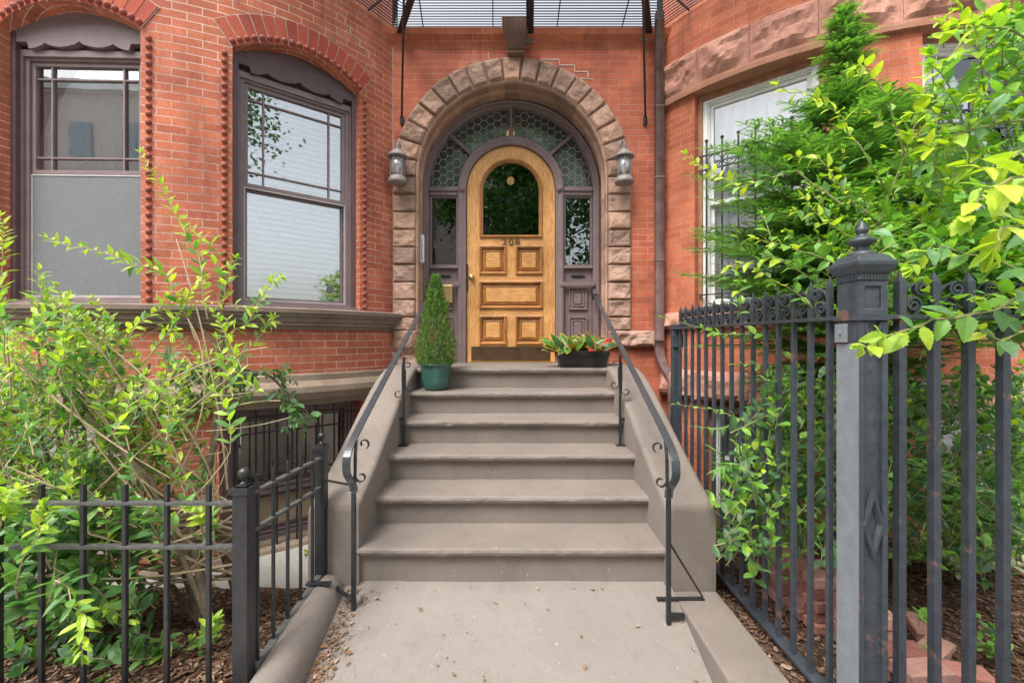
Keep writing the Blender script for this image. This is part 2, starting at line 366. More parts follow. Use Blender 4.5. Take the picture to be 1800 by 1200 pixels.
# ---------------------------------------------------------------- rock faced patch
def rock(m,f,nrm,nu,nv,bulge,amp,seed,edge=.18,mi=0,fq=7,back=.03):
    vs=[]; fs=[]
    for j in range(nv+1):
        for i in range(nu+1):
            u=i/nu; v=j/nv; p=Vector(f(u,v)); n=Vector(nrm(u,v))
            e=min(u,1-u,v,1-v)/edge
            du=min(min(u,1-u)*nu,min(v,1-v)*nv)
            e=max(0,min(1,e)); e=e*e*(3-2*e)
            q=p*fq+Vector((seed*3.1,seed*1.7,seed*.9))
            h=noise.fractal(q,.8,2.2,5)*amp + (abs(noise.noise(q*.55))-.2)*amp*1.6
            d=(bulge+h)*(.25+.75*e) if e>0 else 0
            if e<=0: d=0.004
            vs.append(p+n*max(d,0.0))
    W=nu+1
    for j in range(nv):
        for i in range(nu): fs.append((j*W+i,j*W+i+1,(j+1)*W+i+1,(j+1)*W+i))
    # skirt
    o=len(vs); ring=[i for i in range(W)]+[j*W+nu for j in range(1,nv+1)]+[nv*W+i for i in range(nu-1,-1,-1)]+[j*W for j in range(nv-1,0,-1)]
    for r in ring:
        j,i=divmod(r,W); n=Vector(nrm(i/nu,j/nv)); vs.append(Vector(f(i/nu,j/nv))-n*back)
    L=len(ring)
    for k in range(L): fs.append((ring[k],o+k,o+(k+1)%L,ring[(k+1)%L]))
    m.add(vs,fs,None,mi)

# ---------------------------------------------------------------- the two bows
CL=Vector((-3.49,5.84)); CR=Vector((3.82,5.84)); RB=2.6
WY=4.5; WXL=-1.26; WXR=1.585
def bp(c,sg,th,r,z): return Vector((c.x+sg*r*math.sin(R_(th)), c.y-r*math.cos(R_(th)), z))
def bn(sg,th): return Vector((sg*math.sin(R_(th)),-math.cos(R_(th)),0))
def bow_wall(m,c,sg,t0,t1,z0,z1,ops,depth=.22,step=1.0):
    ks=set(); t=t0
    while t<t1: ks.add(round(t,3)); t+=step
    ks.add(t1)
    for o in ops: ks.add(o['a']); ks.add(o['b'])
    ks=sorted(ks)
    def U(t,z): return (sg*R_(t)*RB,z)
    def Q(a,b,za0,zb0,za1,zb1):
        m.quad(bp(c,sg,a,RB,za0),bp(c,sg,b,RB,zb0),bp(c,sg,b,RB,zb1),bp(c,sg,a,RB,za1),[U(a,za0),U(b,zb0),U(b,zb1),U(a,za1)])
    for a,b in zip(ks,ks[1:]):
        if b-a<1e-4: continue
        mid=(a+b)/2; os_=sorted([o for o in ops if o['a']<=mid<=o['b']],key=lambda o:o['z0'])
        la=lb=z0
        for o in os_:
            Q(a,b,la,lb,o['z0'],o['z0']); ta,tb=o['top'](a),o['top'](b)
            # sill and head reveals
            for (pa,pb) in ((o['z0'],o['z0']),(ta,tb)):
                m.quad(bp(c,sg,a,RB,pa),bp(c,sg,b,RB,pb),bp(c,sg,b,RB-depth,pb),bp(c,sg,a,RB-depth,pa),[(sg*R_(a)*RB,pa),(sg*R_(b)*RB,pb),(sg*R_(b)*RB,pb+depth),(sg*R_(a)*RB,pa+depth)])
            la,lb=ta,tb
        Q(a,b,la,lb,z1,z1)
    for o in ops:
        for t in (o['a'],o['b']):
            m.quad(bp(c,sg,t,RB,o['z0']),bp(c,sg,t,RB-depth,o['z0']),bp(c,sg,t,RB-depth,o['top'](t)),bp(c,sg,t,RB,o['top'](t)),
                   [(0,o['z0']),(depth,o['z0']),(depth,o['top'](t)),(0,o['top'](t))])
def sweep(m,c,sg,t0,t1,prof,step=1.5,rk=0,seed=0,zn=1):
    n=max(1,int((t1-t0)/step)); vs=[]; fs=[]; k=len(prof)
    for i in range(n+1):
        t=t0+(t1-t0)*i/n
        for (dr,z) in prof: vs.append(bp(c,sg,t,RB+dr,z))
    for i in range(n):
        for j in range(k-1): fs.append((i*k+j,(i+1)*k+j,(i+1)*k+j+1,i*k+j+1))
    fs.append(tuple(range(k))); fs.append(tuple(n*k+j for j in range(k)))
    m.add(vs,fs)
def arch_top(a,b,zs,rise):
    mid=(a+b)/2; hw=(b-a)/2
    return lambda t: zs+rise*max(0,1-((t-mid)/hw)**2)
flat=lambda z:(lambda t:z)
SP=3.79; RISE=.16
WINS=[(27.0,50.2),(-10.0,13.5),(-47,-24)]
opsL=[dict(a=a,b=b,z0=1.64,top=arch_top(a,b,SP,RISE)) for a,b in WINS]
opsL+=[dict(a=a,b=b,z0=-.42,top=flat(.80)) for a,b in ((25,50.5),(-12,12))]
house=thing('brick_house','red brick house with curved bay, dotted window trim and arched oak doorway at the centre','house',(-1.5,4.5,-.6))
m=MB(); bow_wall(m,CL,1,-62,math.degrees(math.acos((5.84-4.5)/2.6)),-.65,7.5,opsL)
m.build('bow_wall',BR,house)
# arch rings + mortar backing + bosses for each main window
def th_of(s): return math.degrees(s/RB)
for (a,b) in WINS:
    m=MB(); mo=MB(); bo=MB(); mid=(a+b)/2; hw=R_(b-a)/2*RB
    rad=(hw*hw+RISE*RISE)/(2*RISE); zc=SP+RISE-rad; al=math.asin(hw/rad); T=.225
    nb=15
    def P3(s,z,out): t=mid+math.degrees(s/RB); return bp(CL,1,t,RB+out,z)
    for k in range(nb):
        q0=-al+2*al*k/nb+.0035/rad*1.2; q1=-al+2*al*(k+1)/nb-.0035/rad*1.2
        pts=[(math.sin(q)*r,zc+math.cos(q)*r) for (q,r) in ((q0,rad+.003),(q1,rad+.003),(q1,rad+T),(q0,rad+T))]
        mids=((pts[0][0]+pts[1][0])/2,(pts[2][0]+pts[3][0])/2)
        vs=[P3(x,z,.012) for x,z in pts]+[P3(x,z,-.03) for x,z in pts]
        m.add(vs,[(0,1,2,3),(0,4,5,1),(1,5,6,2),(2,6,7,3),(3,7,4,0)])
    for k in range(30):
        q0=-al-.004+(2*al+.008)*k/30; q1=-al-.004+(2*al+.008)*(k+1)/30
        vs=[P3(math.sin(q)*r,zc+math.cos(q)*r,.006) for (q,r) in ((q0,rad-.0),(q1,rad-.0),(q1,rad+T+.008),(q0,rad+T+.008))]
        mo.add(vs,[(0,1,2,3)])
    n2=20
    def boss(p,n):
        tx=n.cross(Vector((0,0,1))).normalized(); up=Vector((0,0,1)); vs=[];fs=[]
        for j,(rr,h) in enumerate(((.024,0),(.0225,.012),(.015,.02),(.006,.0235))):
            for i in range(8): q=2*pi*i/8; vs.append(p+tx*rr*math.cos(q)+up*rr*math.sin(q)+n*h)
        for j in range(3):
            for i in range(8): fs.append((j*8+i,j*8+(i+1)%8,j*8+8+(i+1)%8,j*8+8+i))
        fs.append(tuple(range(24,32))); bo.add(vs,fs)
    for k in range(n2):
        q=-al+2*al*(k+.5)/n2; r=rad+.038; s=math.sin(q)*r; z=zc+math.cos(q)*r; boss(P3(s,z,.012),bn(1,mid+math.degrees(s/RB)))
    z=1.70
    while z<SP-.02:
        for t in (a-1.2,b+1.2): boss(bp(CL,1,t,RB-.001,z),bn(1,t))
        z+=.0654
    m.build('window_arch',BRS,house); mo.build('arch_mortar',MORT,house); bo.build('boss_trim',BOSS,house,smooth=True)
# moulded sill course
m=MB(); prof=[(-.05,1.47),(.03,1.47),(.035,1.50),(.06,1.505),(.06,1.525),(.075,1.54),(.082,1.575),(.10,1.585),(.10,1.60),(.115,1.612),(.115,1.645),(.0,1.665),(-.12,1.665)]
tE=math.degrees(math.acos((5.84-4.5)/2.6))
sweep(m,CL,1,-62,tE+1.5,prof); m.build('sill_course',BSS,house,smooth=False)
m=MB(); prof=[(-.05,.80),(.05,.80),(.06,.82),(.10,.86),(.125,.92),(.12,.97),(.085,1.01),(.05,1.015),(.05,1.07),(.0,1.08),(-.05,1.08)]
sweep(m,CL,1,-62,tE+1.5,prof); m.build('water_table',BSW,house,bevel=.004)
m=MB(); sweep(m,CL,1,14,58,[(-.25,-.60),(.06,-.60),(.06,-.43),(.05,-.40),(-.25,-.395)]); m.build('basement_sill',BSW,house)
# window factory : local x along chord, local y inward(+) , z up ; origin mid chord
def window(parent,c,sg,a,b,z0,zt,style,rec=.10):
    r=RB-rec; p0=bp(c,sg,a,r,0); p1=bp(c,sg,b,r,0)
    if sg<0: p0,p1=p1,p0
    mid=(p0+p1)/2; W=(p1-p0).length; ang=math.atan2(p1.y-p0.y,p1.x-p0.x)
    M=Matrix.Translation(mid)@Matrix.Rotation(ang,4,'Z')
    h=W/2
    fm=PURP if style!='white' else WHT
    m=MB()
    def ring(x0,x1,za,zb,wd,ya,yb,mm=m):
        mm.rect_loops(x0,x1,za,zb,[(0,yb),(0,ya),(wd,ya),(wd,yb)],cap=False)
    dk=MB()
    if style=='purple':
        top=3.68
        ring(-h-.01,h+.01,z0,top,.055,-.0,.14)
        ring(-h+.045,h-.045,z0+.035,top-.045,.03,.02,.14)
        m.box(-h-.02,h+.02,-.05,.02,z0-.03,z0+.03)
        o=m.build('window',fm,parent,local=True,bevel=.004); 
    elif style=='white':
        top=zt
        ring(-h+.035,h-.035,z0+.03,top-.045,.045,.0,.14); ring(-h+.078,h-.078,z0+.07,top-.088,.016,.015,.14)
        o=m.build('window',fm,parent,local=True,bevel=.003)
    else:
        top=zt; ring(-h-.01,h+.01,z0,top,.07,.0,.12); ring(-h+.06,h-.06,z0+.06,top-.06,.03,.02,.12)
        m.box(-h,h,.02,.1,z0+.42,z0+.50)
        o=m.build('window',fm,parent,local=True,bevel=.004)
    o.matrix_parent_inverse=wm(parent).inverted(); o.matrix_basis=M; _wm[o.name]=M
    def sub(mm,name,mt,**k):
        q=mm.build(name,mt,o,local=True,**k); return q
    if style=='purple':
        x0,x1=-h+.075,h-.075; zb=z0+.065; zm=2.73; zt2=top-.075
        # upper sash
        s=MB(); s.rect_loops(x0,x1,zm-.02,zt2,[(0,.12),(0,.04),(.032,.04),(.032,.12)],cap=False)
        g0,g1=x0+.032,x1-.032; ga,gb=zm+.012,zt2-.032
        v=[g0+(g1-g0)*.15,g1-(g1-g0)*.15]; hz=[ga+(gb-ga)*.12,gb-(gb-ga)*.12]
        for x in v: s.box(x-.007,x+.007,.045,.085,ga,gb)
        for z in hz:
            for (xa,xb) in ((g0,v[0]-.007),(v[0]+.007,v[1]-.007),(v[1]+.007,g1)): s.box(xa,xb,.047,.083,z-.007,z+.007)
        sub(s,'sash',PURP,bevel=.002)
        # lower sash
        s=MB(); s.rect_loops(x0,x1,zb,zm-.022,[(0,.12),(0,.075),(.03,.075),(.03,.12)],cap=False); sub(s,'sash',PURP,bevel=.002)
        s=MB(); s.rect_loops(x0,x1,zb,zm-.024,[(0,.05),(0,.035),(.011,.035),(.011,.05)],cap=False); sub(s,'screen_frame',simple('pale_screen_frame',(.45,.43,.42),.5))
        g=MB(); g.box(g0-.005,g1+.005,.063,.067,ga-.005,gb+.005); sub(g,'pane',GL)
        g=MB(); g.box(x0+.028,x1-.028,.095,.099,zb+.028,zm-.05); sub(g,'pane',GL)
        # blind
        bl=MB(); n=34; zz0,zz1=zb,top
        full = a>20
        z=zt2
        while z>zb:
            if full or z>zm:
                if full: bl.obox((0,.15,z),Vector((h-.05,0,0)),Vector((0,.021,.017)),Vector((0,-.001,.001)))
            z-=.052
        if full: sub(bl,'blind',BLIND)
        else:
            cu=MB(); nn=60; vs=[];fs=[]
            for i in range(nn+1):
                x=-h+.05+(2*h-.1)*i/nn; y=.135+.010*math.sin(i*1.1)
                vs+=[(x,y,zb),(x,y,top)]
            for i in range(nn): fs.append((2*i,2*i+2,2*i+3,2*i+1))
            cu.add(vs,fs); sub(cu,'shade',simple('grey_shade',(.86,.90,.92),.8,var=.1,scale=4))
            sc=MB(); sc.box(x0+.01,x1-.01,.04,.042,zb+.01,zm-.035); sub(sc,'insect_screen',SCR)
        # scalloped board
        vb=MB(); n=60; poly=[]
        rt=SP+.0; hh=h+.012
        for i in range(n+1):
            x=-hh+2*hh*i/n; u=abs(i/n*2-1)
            e=.045*abs(math.sin(u*pi*2.0))**.8 if u<.75 else .0
            if u<.08: e=.035*(u/.08)
            zb_=top+.012+(.0 if u>.75 else 0.012*math.cos(u*4))+ (.028-e*.9)
            poly.append((x,zb_))
        for i in range(n,-1,-1):
            x=-hh+2*hh*i/n; poly.append((x,SP+RISE*(1-(x/hh)**2)+.02))
        vb.prism(poly,lambda p,k:(p[0],-.03 if k==0 else .03,p[1])); sub(vb,'scalloped_head',PURD if a>20 else PURP)
        bk=MB(); bk.box(-hh,hh,.035,.10,top-.002,SP+RISE+.03); sub(bk,'head_board',PURD)
        for s_ in (-1,1):
            q=MB(); q.box(s_*(h+.013) if s_<0 else h-.03,(-h+.03) if s_<0 else h+.013,-.035,.0,z0,SP+.01); sub(q,'side_casing',PURD)
        if full:
            st=MB(); st.lathe((h-.2,.088,z0+.21),[(.0,0),(.034,0),(.034,.002),(0,.002)],20,ax=Matrix.Rotation(R_(90),3,'X')); sub(st,'security_sticker',simple('sticker',(.10,.10,.13),.6))
    elif style=='white':
        q=MB(); q.rect_loops(-h-.03,h+.03,z0-.01,top+.002,[(0,.12),(0,-.02),(.065,-.02),(.065,.12)],cap=False); sub(q,'timber_casing',BRC,bevel=.003)
        x0,x1=-h+.09,h-.09; zb=z0+.085; zm=z0+(top-z0)*.5
        for (za,zc2,y) in ((zm-.02,top-.10,.04),(zb,zm+.02,.075)):
            s=MB(); s.rect_loops(x0,x1,za,zc2,[(0,.12),(0,y),(.035,y),(.035,.12)],cap=False); sub(s,'sash',WHT,bevel=.002)
            g=MB(); g.box(x0+.03,x1-.03,y+.02,y+.024,za+.03,zc2-.03); sub(g,'pane',GLW)
        cu=MB(); nn=70; vs=[];fs=[]
        for i in range(nn+1):
            x=-h+.04+(2*h-.08)*i/nn; y=.15+.020*math.sin(i*.8)+.010*math.sin(i*2.1); vs+=[(x,y,z0),(x,y,top)]
        for i in range(nn): fs.append((2*i,2*i+2,2*i+3,2*i+1))
        cu.add(vs,fs); sub(cu,'curtain',CURT,smooth=True)
    else:
        x0,x1=-h+.09,h-.09
        s=MB(); 
        for za,zb in ((z0+.09,z0+.42),(z0+.50,top-.09)):
            s.rect_loops(x0,x1,za,zb,[(0,.10),(0,.05),(.03,.05),(.03,.10)],cap=False)
            for k in range(1,4):
                if za>z0+.4: x=x0+(x1-x0)*k/4; s.box(x-.008,x+.008,.055,.085,za+.03,zb-.03)
            if za>z0+.4: s.box(x0+.03,x1-.03,.057,.083,zb-.17,zb-.155)
        sub(s,'sash',PURD,bevel=.002)
        g=MB(); g.box(x0+.02,x1-.02,.066,.07,z0+.52,top-.11); sub(g,'pane',GL)
        g=MB(); g.box(x0+.02,x1-.02,.085,.09,z0+.10,z0+.41); sub(g,'lower_panel',TAN)
        g=MB(); g.box(x0,x1,.16,.17,z0+.45,top-.06); sub(g,'shade',simple('beige_shade',(.42,.38,.31),.8))
    return o
for (a,b) in WINS: window(house,CL,1,a,b,1.66,None,'purple')
for (a,b) in ((25,50.5),(-12,12)): window(house,CL,1,a,b,-.42,.80,'base',rec=.12)
# right house
houseR=thing('brick_house','orange brick neighbour house with curved bay, rough pink lintel band and white windows','house',(2.6,4.2,-.6))
WR=[(27.8,51.0),(-10,14.0),(-48,-24)]
opsR=[dict(a=a,b=b,z0=1.66,top=flat(3.80)) for a,b in WR]+[dict(a=a,b=b,z0=-.35,top=flat(.80)) for a,b in ((31,49),(-10,12))]
m=MB(); bow_wall(m,CR,-1,-62,tE,-.65,7.5,opsR); m.build('bow_wall',BR2,houseR)
m=MB(); brks=[tE,50,40,29,17,6,-8,-22,-40,-60]
for k,(t1,t0) in enumerate(zip(brks,brks[1:])):
    t0+=.08
    rock(m,lambda u,v:bp(CR,-1,t1+(t0-t1)*u,RB+.03,3.86+.35*v),lambda u,v:bn(-1,t1+(t0-t1)*u),int(abs(t1-t0)*2.4)+4,9,.05,.06,k+3,.22,fq=4)
m.build('rough_lintel_band',PST,houseR)
m=MB(); sweep(m,CR,-1,-60,tE+1,[(-.2,3.796),(.045,3.796),(.05,3.83),(.05,3.857),(-.02,3.857)]); m.build('lintel_soffit',stone_mat('smooth_pink',(.5,.26,.17),(.38,.18,.12),6,.2),houseR)
m=MB()
for k,(t1,t0) in enumerate(zip(brks,brks[1:])):
    t0+=.08
    rock(m,lambda u,v:bp(CR,-1,t1+(t0-t1)*u,RB+.03,1.49+.165*v),lambda u,v:bn(-1,t1+(t0-t1)*u),int(abs(t1-t0)*2)+4,5,.04,.03,k+30,.25,fq=7)
m.build('rough_sill_band',PST,houseR)
m=MB()
for k,(t1,t0) in enumerate(zip(brks,brks[1:])):
    t0+=.08
    rock(m,lambda u,v:bp(CR,-1,t1+(t0-t1)*u,RB+.05,.80+.28*v),lambda u,v:bn(-1,t1+(t0-t1)*u),int(abs(t1-t0)*2)+4,7,.05,.04,k+50,.2,fq=5)
m.build('water_table',PST,houseR)
for (a,b) in WR: window(houseR,CR,-1,a,b,1.66,3.80,'white',rec=.09)
for (a,b) in ((31,49),(-10,12)): window(houseR,CR,-1,a,b,-.35,.80,'white',rec=.13)
# dark room shells behind the bows
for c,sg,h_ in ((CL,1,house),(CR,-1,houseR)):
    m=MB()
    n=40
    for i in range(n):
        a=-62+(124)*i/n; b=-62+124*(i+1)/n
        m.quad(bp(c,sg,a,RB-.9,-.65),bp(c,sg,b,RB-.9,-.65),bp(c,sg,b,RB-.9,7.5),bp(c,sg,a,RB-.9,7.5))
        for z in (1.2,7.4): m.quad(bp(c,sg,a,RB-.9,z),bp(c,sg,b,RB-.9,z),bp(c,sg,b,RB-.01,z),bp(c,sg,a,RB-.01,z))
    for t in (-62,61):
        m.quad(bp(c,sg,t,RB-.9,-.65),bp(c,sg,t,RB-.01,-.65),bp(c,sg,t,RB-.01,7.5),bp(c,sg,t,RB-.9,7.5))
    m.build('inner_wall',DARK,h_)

# ---------------------------------------------------------------- entrance wall
ZS=3.09; LAND=1.116; RO=1.25; RI=1.0
m=MB(); xs=sorted(set([WXL-.1,WXR+.1]+[round(-RO+2*RO*i/80,4) for i in range(81)]+[-RI,RI]))
def W(x0,x1,za0,zb0,z1,Y=WY):
    m.quad((x0,Y,za0),(x1,Y,zb0),(x1,Y,z1),(x0,Y,z1),[(x0,za0),(x1,zb0),(x1,z1),(x0,z1)])
for a,b in zip(xs,xs[1:]):
    if abs((a+b)/2)>RO: W(a,b,-.65,-.65,4.46)
    else:
        W(a,b,ZS+math.sqrt(max(0,RO*RO-a*a)),ZS+math.sqrt(max(0,RO*RO-b*b)),4.46)
        if abs((a+b)/2)>RI: W(a,b,LAND-.1,LAND-.1,1.47)
m.build('entrance_wall',BRE,house)
# rounded brick cornice above the entrance
m=MB(); pr=[(WY-.003,4.44),(WY-.012,4.47),(WY-.04,4.51),(WY-.075,4.55),(WY-.095,4.60),(WY+.3,4.602),(WY+.3,4.44)]
s_=0
for k in range(len(pr)-1):
    (ya,za),(yb,zb)=pr[k],pr[k+1]; L=math.hypot(ya-yb,za-zb)
    m.quad((WXL-.1,ya,za),(WXR+.1,ya,za),(WXR+.1,yb,zb),(WXL-.1,yb,zb),[(WXL-.1,4.44+s_),(WXR+.1,4.44+s_),(WXR+.1,4.44+s_+L),(WXL-.1,4.44+s_+L)]); s_+=L
m.build('brick_cornice',BR2,house)
# voussoirs
m=MB(); NV=19
for k in range(NV):
    a0=pi*k/NV+.006; a1=pi*(k+1)/NV-.006
    ri,ro=1.008,RO+random.uniform(-.004,.012)
    rock(m,lambda u,v:((ri+(ro-ri)*u)*math.cos(a0+(a1-a0)*v),WY-.015,ZS+(ri+(ro-ri)*u)*math.sin(a0+(a1-a0)*v)),lambda u,v:(0,-1,0),20,13,.03,.017,k,.09,fq=8)
for sg in (-1,1):
    z=ZS-.004; k=0
    while z>1.5:
        hh=.184; z0=max(z-hh,1.475); xo=RO-.0 if k%1==0 else RO
        xi=1.012
        rock(m,lambda u,v:(sg*(xi+(xo-xi)*u),WY-.015,z0+.004+(z-z0-.008)*v),lambda u,v:(0,-1,0),17,13,.028,.017,k*7+sg+40,.09,fq=8)
        z=z0; k+=1
        if z<=1.476: break
rock(m,lambda u,v:(1.01+(WXR-1.015)*u*1.0,WY-.03,1.30+.17*v+.0) if False else (1.005+(WXR-.02-1.005)*u,WY-.03,1.475-.175*(1-v)),lambda u,v:(0,-1,0),22,9,.05,.035,77,.16,fq=6)
rock(m,lambda u,v:(-1.24+.235*u,WY-.03,1.475-.2*(1-v)),lambda u,v:(0,-1,0),12,9,.03,.03,78,.16,fq=6)
m.build('rough_stone_arch',BSI,house)
# mortar/backing ring behind voussoirs
m=MB(); n=60
for k in range(n):
    a0,a1=pi*k/n,pi*(k+1)/n
    m.quad((1.0*math.cos(a0),WY-.006,ZS+1.0*math.sin(a0)),((RO+.012)*math.cos(a0),WY-.006,ZS+(RO+.012)*math.sin(a0)),((RO+.012)*math.cos(a1),WY-.006,ZS+(RO+.012)*math.sin(a1)),(1.0*math.cos(a1),WY-.006,ZS+1.0*math.sin(a1)))
for sg in (-1,1): m.quad((sg*1.0,WY-.006,1.28),(sg*(RO+.006),WY-.006,1.28),(sg*(RO+.006),WY-.006,ZS),(sg*1.0,WY-.006,ZS))
m.build('stone_joints',simple('dark_mortar',(.30,.23,.185),.9,var=.3),house)
# smooth moulded reveal in short stones
prof=[(1.012,WY-.0),(1.008,WY-.02),(.998,WY-.03),(.985,WY-.02),(.978,WY+.0),(.982,WY+.04),(1.0,WY+.06),(1.0,WY+.13),(.982,WY+.15),(.976,WY+.18),(.99,WY+.205),(1.005,WY+.22),(1.005,WY+.5)]
m=MB()
def seg_arc(m,prof,a0,a1,n,xc=0,zs=ZS):
    vs=[];fs=[];k=len(prof)
    for i in range(n+1):
        a=a0+(a1-a0)*i/n
        for r,y in prof: vs.append((xc+r*math.cos(a),y,zs+r*math.sin(a)))
    for i in range(n):
        for j in range(k-1): fs.append((i*k+j,i*k+j+1,(i+1)*k+j+1,(i+1)*k+j))
    m.add(vs,fs)
def seg_jamb(m,prof,sg,z0,z1,xc=0):
    vs=[];k=len(prof)
    for z in (z0,z1):
        for r,y in prof: vs.append((xc+sg*r,y,z))
    m.add(vs,[(j,j+1,k+j+1,k+j) for j in range(k-1)])
for k in range(NV): seg_arc(m,prof,pi*k/NV+.002,pi*(k+1)/NV-.002,4)
for sg in (-1,1):
    z=ZS-.001
    while z>LAND+.01:
        z0=max(z-.184,LAND); seg_jamb(m,prof,sg,z0+.002,z-.002); z=z0
m.build('moulded_reveal',BSI,house,smooth=False)
m=MB(); dp=[(1.02,WY+.0),(1.02,WY+.55)]
seg_arc(m,dp,0,pi,40)
for sg in (-1,1): seg_jamb(m,dp,sg,LAND,ZS)
m.build('reveal_backing',MORT,house)
# fan shaped corbel
m=MB(); cx=.035; n=15
for k in range(n):
    u0=-1+2*k/n; u1=-1+2*(k+1)/n
    rows=[(.085,.105,4.37),(.09,.11,4.40),(.10,.12,4.44),(.135,.15,4.55),(.14,.16,4.66)]
    for j in range(len(rows)-1):
        (w0,d0,z0),(w1,d1,z1)=rows[j],rows[j+1]
        um=(u0+u1)/2
        m.add([(cx+w0*u0,WY-d0,z0),(cx+w0*um,WY-d0-.012,z0),(cx+w0*u1,WY-d0,z0),(cx+w1*u0,WY-d1,z1),(cx+w1*um,WY-d1-.012,z1),(cx+w1*u1,WY-d1,z1)],[(0,1,4,3),(1,2,5,4)])
m.box(cx-.085,cx+.085,WY-.10,WY,4.34,4.37); m.box(cx-.13,cx+.13,WY-.14,WY,4.60,4.655)
m.build('fluted_corbel',stone_mat('corbel_stone',(.24,.155,.11),(.13,.085,.06),6,.4,.5),house)

m=MB()
def rep_bow(pts,c=CL,sg=1):
    for (t0,z0,t1,z1) in pts:
        a=bp(c,sg,t0,RB+.001,z0); b=bp(c,sg,t1,RB+.001,z1); nn=bn(sg,(t0+t1)/2); m.ribbon([a,b],(b-a).cross(nn),random.uniform(.008,.014),.004)
ct=.0654
def q(k): return round(k)*ct
zz=q(68); tt=47.0
for k in range(7):
    rep_bow([(tt,zz,tt,zz-ct)]); nt_=tt+random.choice((1.1,2.2)); rep_bow([(tt,zz-ct,nt_,zz-ct)]); tt=nt_; zz-=ct
    if tt>55: break
rep_bow([(24.5,4.2,27.2,4.2),(24.8,4.2,24.8,4.13)])
for (x0,z0,x1,z1) in ((.3,4.33,.5,4.33),(.5,4.33,.5,4.27),(.5,4.27,.66,4.27),(.66,4.27,.66,4.20),(.66,4.20,.80,4.20),(.80,4.2,.80,4.14),(-.25,4.33,-.05,4.33),(-.25,4.33,-.25,4.40),(.62,4.14,.86,4.12),(-.62,4.2,-.3,4.3)):
    a=Vector((x0,WY-.002,z0)); b=Vector((x1,WY-.002,z1)); m.ribbon([a,b],(b-a).cross(Vector((0,1,0))),random.uniform(.008,.014),.005)
for z_ in [4.6-.0654*k for k in range(0,60)]:
    pass
m.ribbon([(WXL+.012,WY-.006,1.5),(WXL+.006,WY-.006,4.45)],Xv0,.008,.006)
m.build('mortar_repair',simple('pale_mortar',(.50,.41,.35),.9,var=.2,scale=30),house)
# ---------------------------------------------------------------- door surround
XC=-.012; DY=4.91
sur=MB()
def archfull(m,prof,z0,xc=XC,zs=ZS,n=48):
    seg_arc(m,prof,0,pi,n,xc,zs)
    for sg in (-1,1): seg_jamb(m,prof,sg,z0,zs,xc)
archfull(sur,[(1.01,DY+.0),(1.01,DY-.08),(.985,DY-.095),(.97,DY-.08),(.965,DY-.05),(.94,DY-.045),(.935,DY-.03),(.93,DY+.05)],LAND)
archfull(sur,[(.605,DY+.05),(.605,DY-.05),(.595,DY-.062),(.575,DY-.066),(.54,DY-.05),(.53,DY-.055),(.512,DY-.045),(.508,DY+.03)],LAND)
for sg in (-1,1):
    xa,xb=(XC+sg*.607,XC+sg*.93); x0,x1=min(xa,xb),max(xa,xb)
    sur.box(x0,x1,DY-.04,DY+.05,ZS-.065,ZS+.035); sur.box(x0-.002,x1+.002,DY-.06,DY+.04,ZS-.02,ZS+.012)
    sur.box(x0,x1,DY-.05,DY+.05,2.19,2.215)
    sur.rect_loops(x0,x1,2.215,ZS-.065,[(0,DY+.05),(0,DY-.02),(.022,DY-.02),(.022,DY+.05)],cap=False)
    # lower boards
    sur.box(x0,x1,DY-.005,DY+.05,LAND,2.19)
    sur.box(x0-.05,x1+.03,DY-.075,DY-.045,1.985,2.03)
    for (za,zb) in ((1.72,1.97),(1.36,1.64)):
        xm=(x0+x1)/2; hh=(zb-za)/2
        sur.rect_loops(xm-.105,xm+.105,za,zb,[(0,DY-.006),(0,DY-.03),(.015,DY-.03),(.02,DY-.015),(.035,DY-.015),(.037,DY-.028),(.05,DY-.028),(.055,DY-.012),(.07,DY-.03)])
    sur.box(x0,x1,DY-.03,DY+.0,LAND,LAND+.09)
    # round rosettes
    for k,(r,h) in enumerate(((.036,.075),(.024,.083),(.010,.09))):
        sur.lathe((XC+sg*.556,DY,ZS+.0),[(r,0),(r,h),(r*.8,h+.004),(0.001,h+.004)],20,ax=Matrix.Rotation(R_(90),3,'X'))
surr=sur.build('door_surround',PURP,house,bevel=.003,angle=50)
def sp(m,a,name):
    ca,sa=math.cos(a),math.sin(a)
    ax=Matrix(((0,0,ca),(1,0,0),(0,0,sa))) 
    u=Vector((ca,0,sa)); v=Vector((0,1,0)); w2=u.cross(v)
    ax=Matrix((v,w2,u)).transposed()
    prof=[(.03,.60),(.03,.63),(.022,.64)]
    t=.65
    while t<.86:
        prof+=[(.026,t),(.026,t+.012),(.021,t+.018)]; t+=.03
    prof+=[(.026,.88),(.03,.89),(.03,.94)]
    m.lathe((XC,DY-.02,ZS),prof,12,ax=ax)
for a in (R_(90),R_(42),R_(138)):
    q=MB(); sp(q,a,''); q.build('fanlight_spindle',PURP,surr)
m=MB(); n=60
poly=[(XC+.932*math.cos(pi*k/n),max(ZS+.033,ZS+.932*math.sin(pi*k/n))) for k in range(n+1)]
m2=MB()
for k in range(n):
    a0,a1=R_(3)+(pi-R_(6))*k/n,R_(3)+(pi-R_(6))*(k+1)/n
    for (r0,r1) in ((.59,.935),):
        for y,fl in ((DY+.02,0),(DY+.026,1)):
            m2.quad(*[(XC+r*math.cos(a),y,ZS+r*math.sin(a)) for (r,a) in ((r0,a0),(r1,a0),(r1,a1),(r0,a1))])
m2.build('fanlight_glass',GLF,surr)
ld=MB(); hx=.052
seen=set()
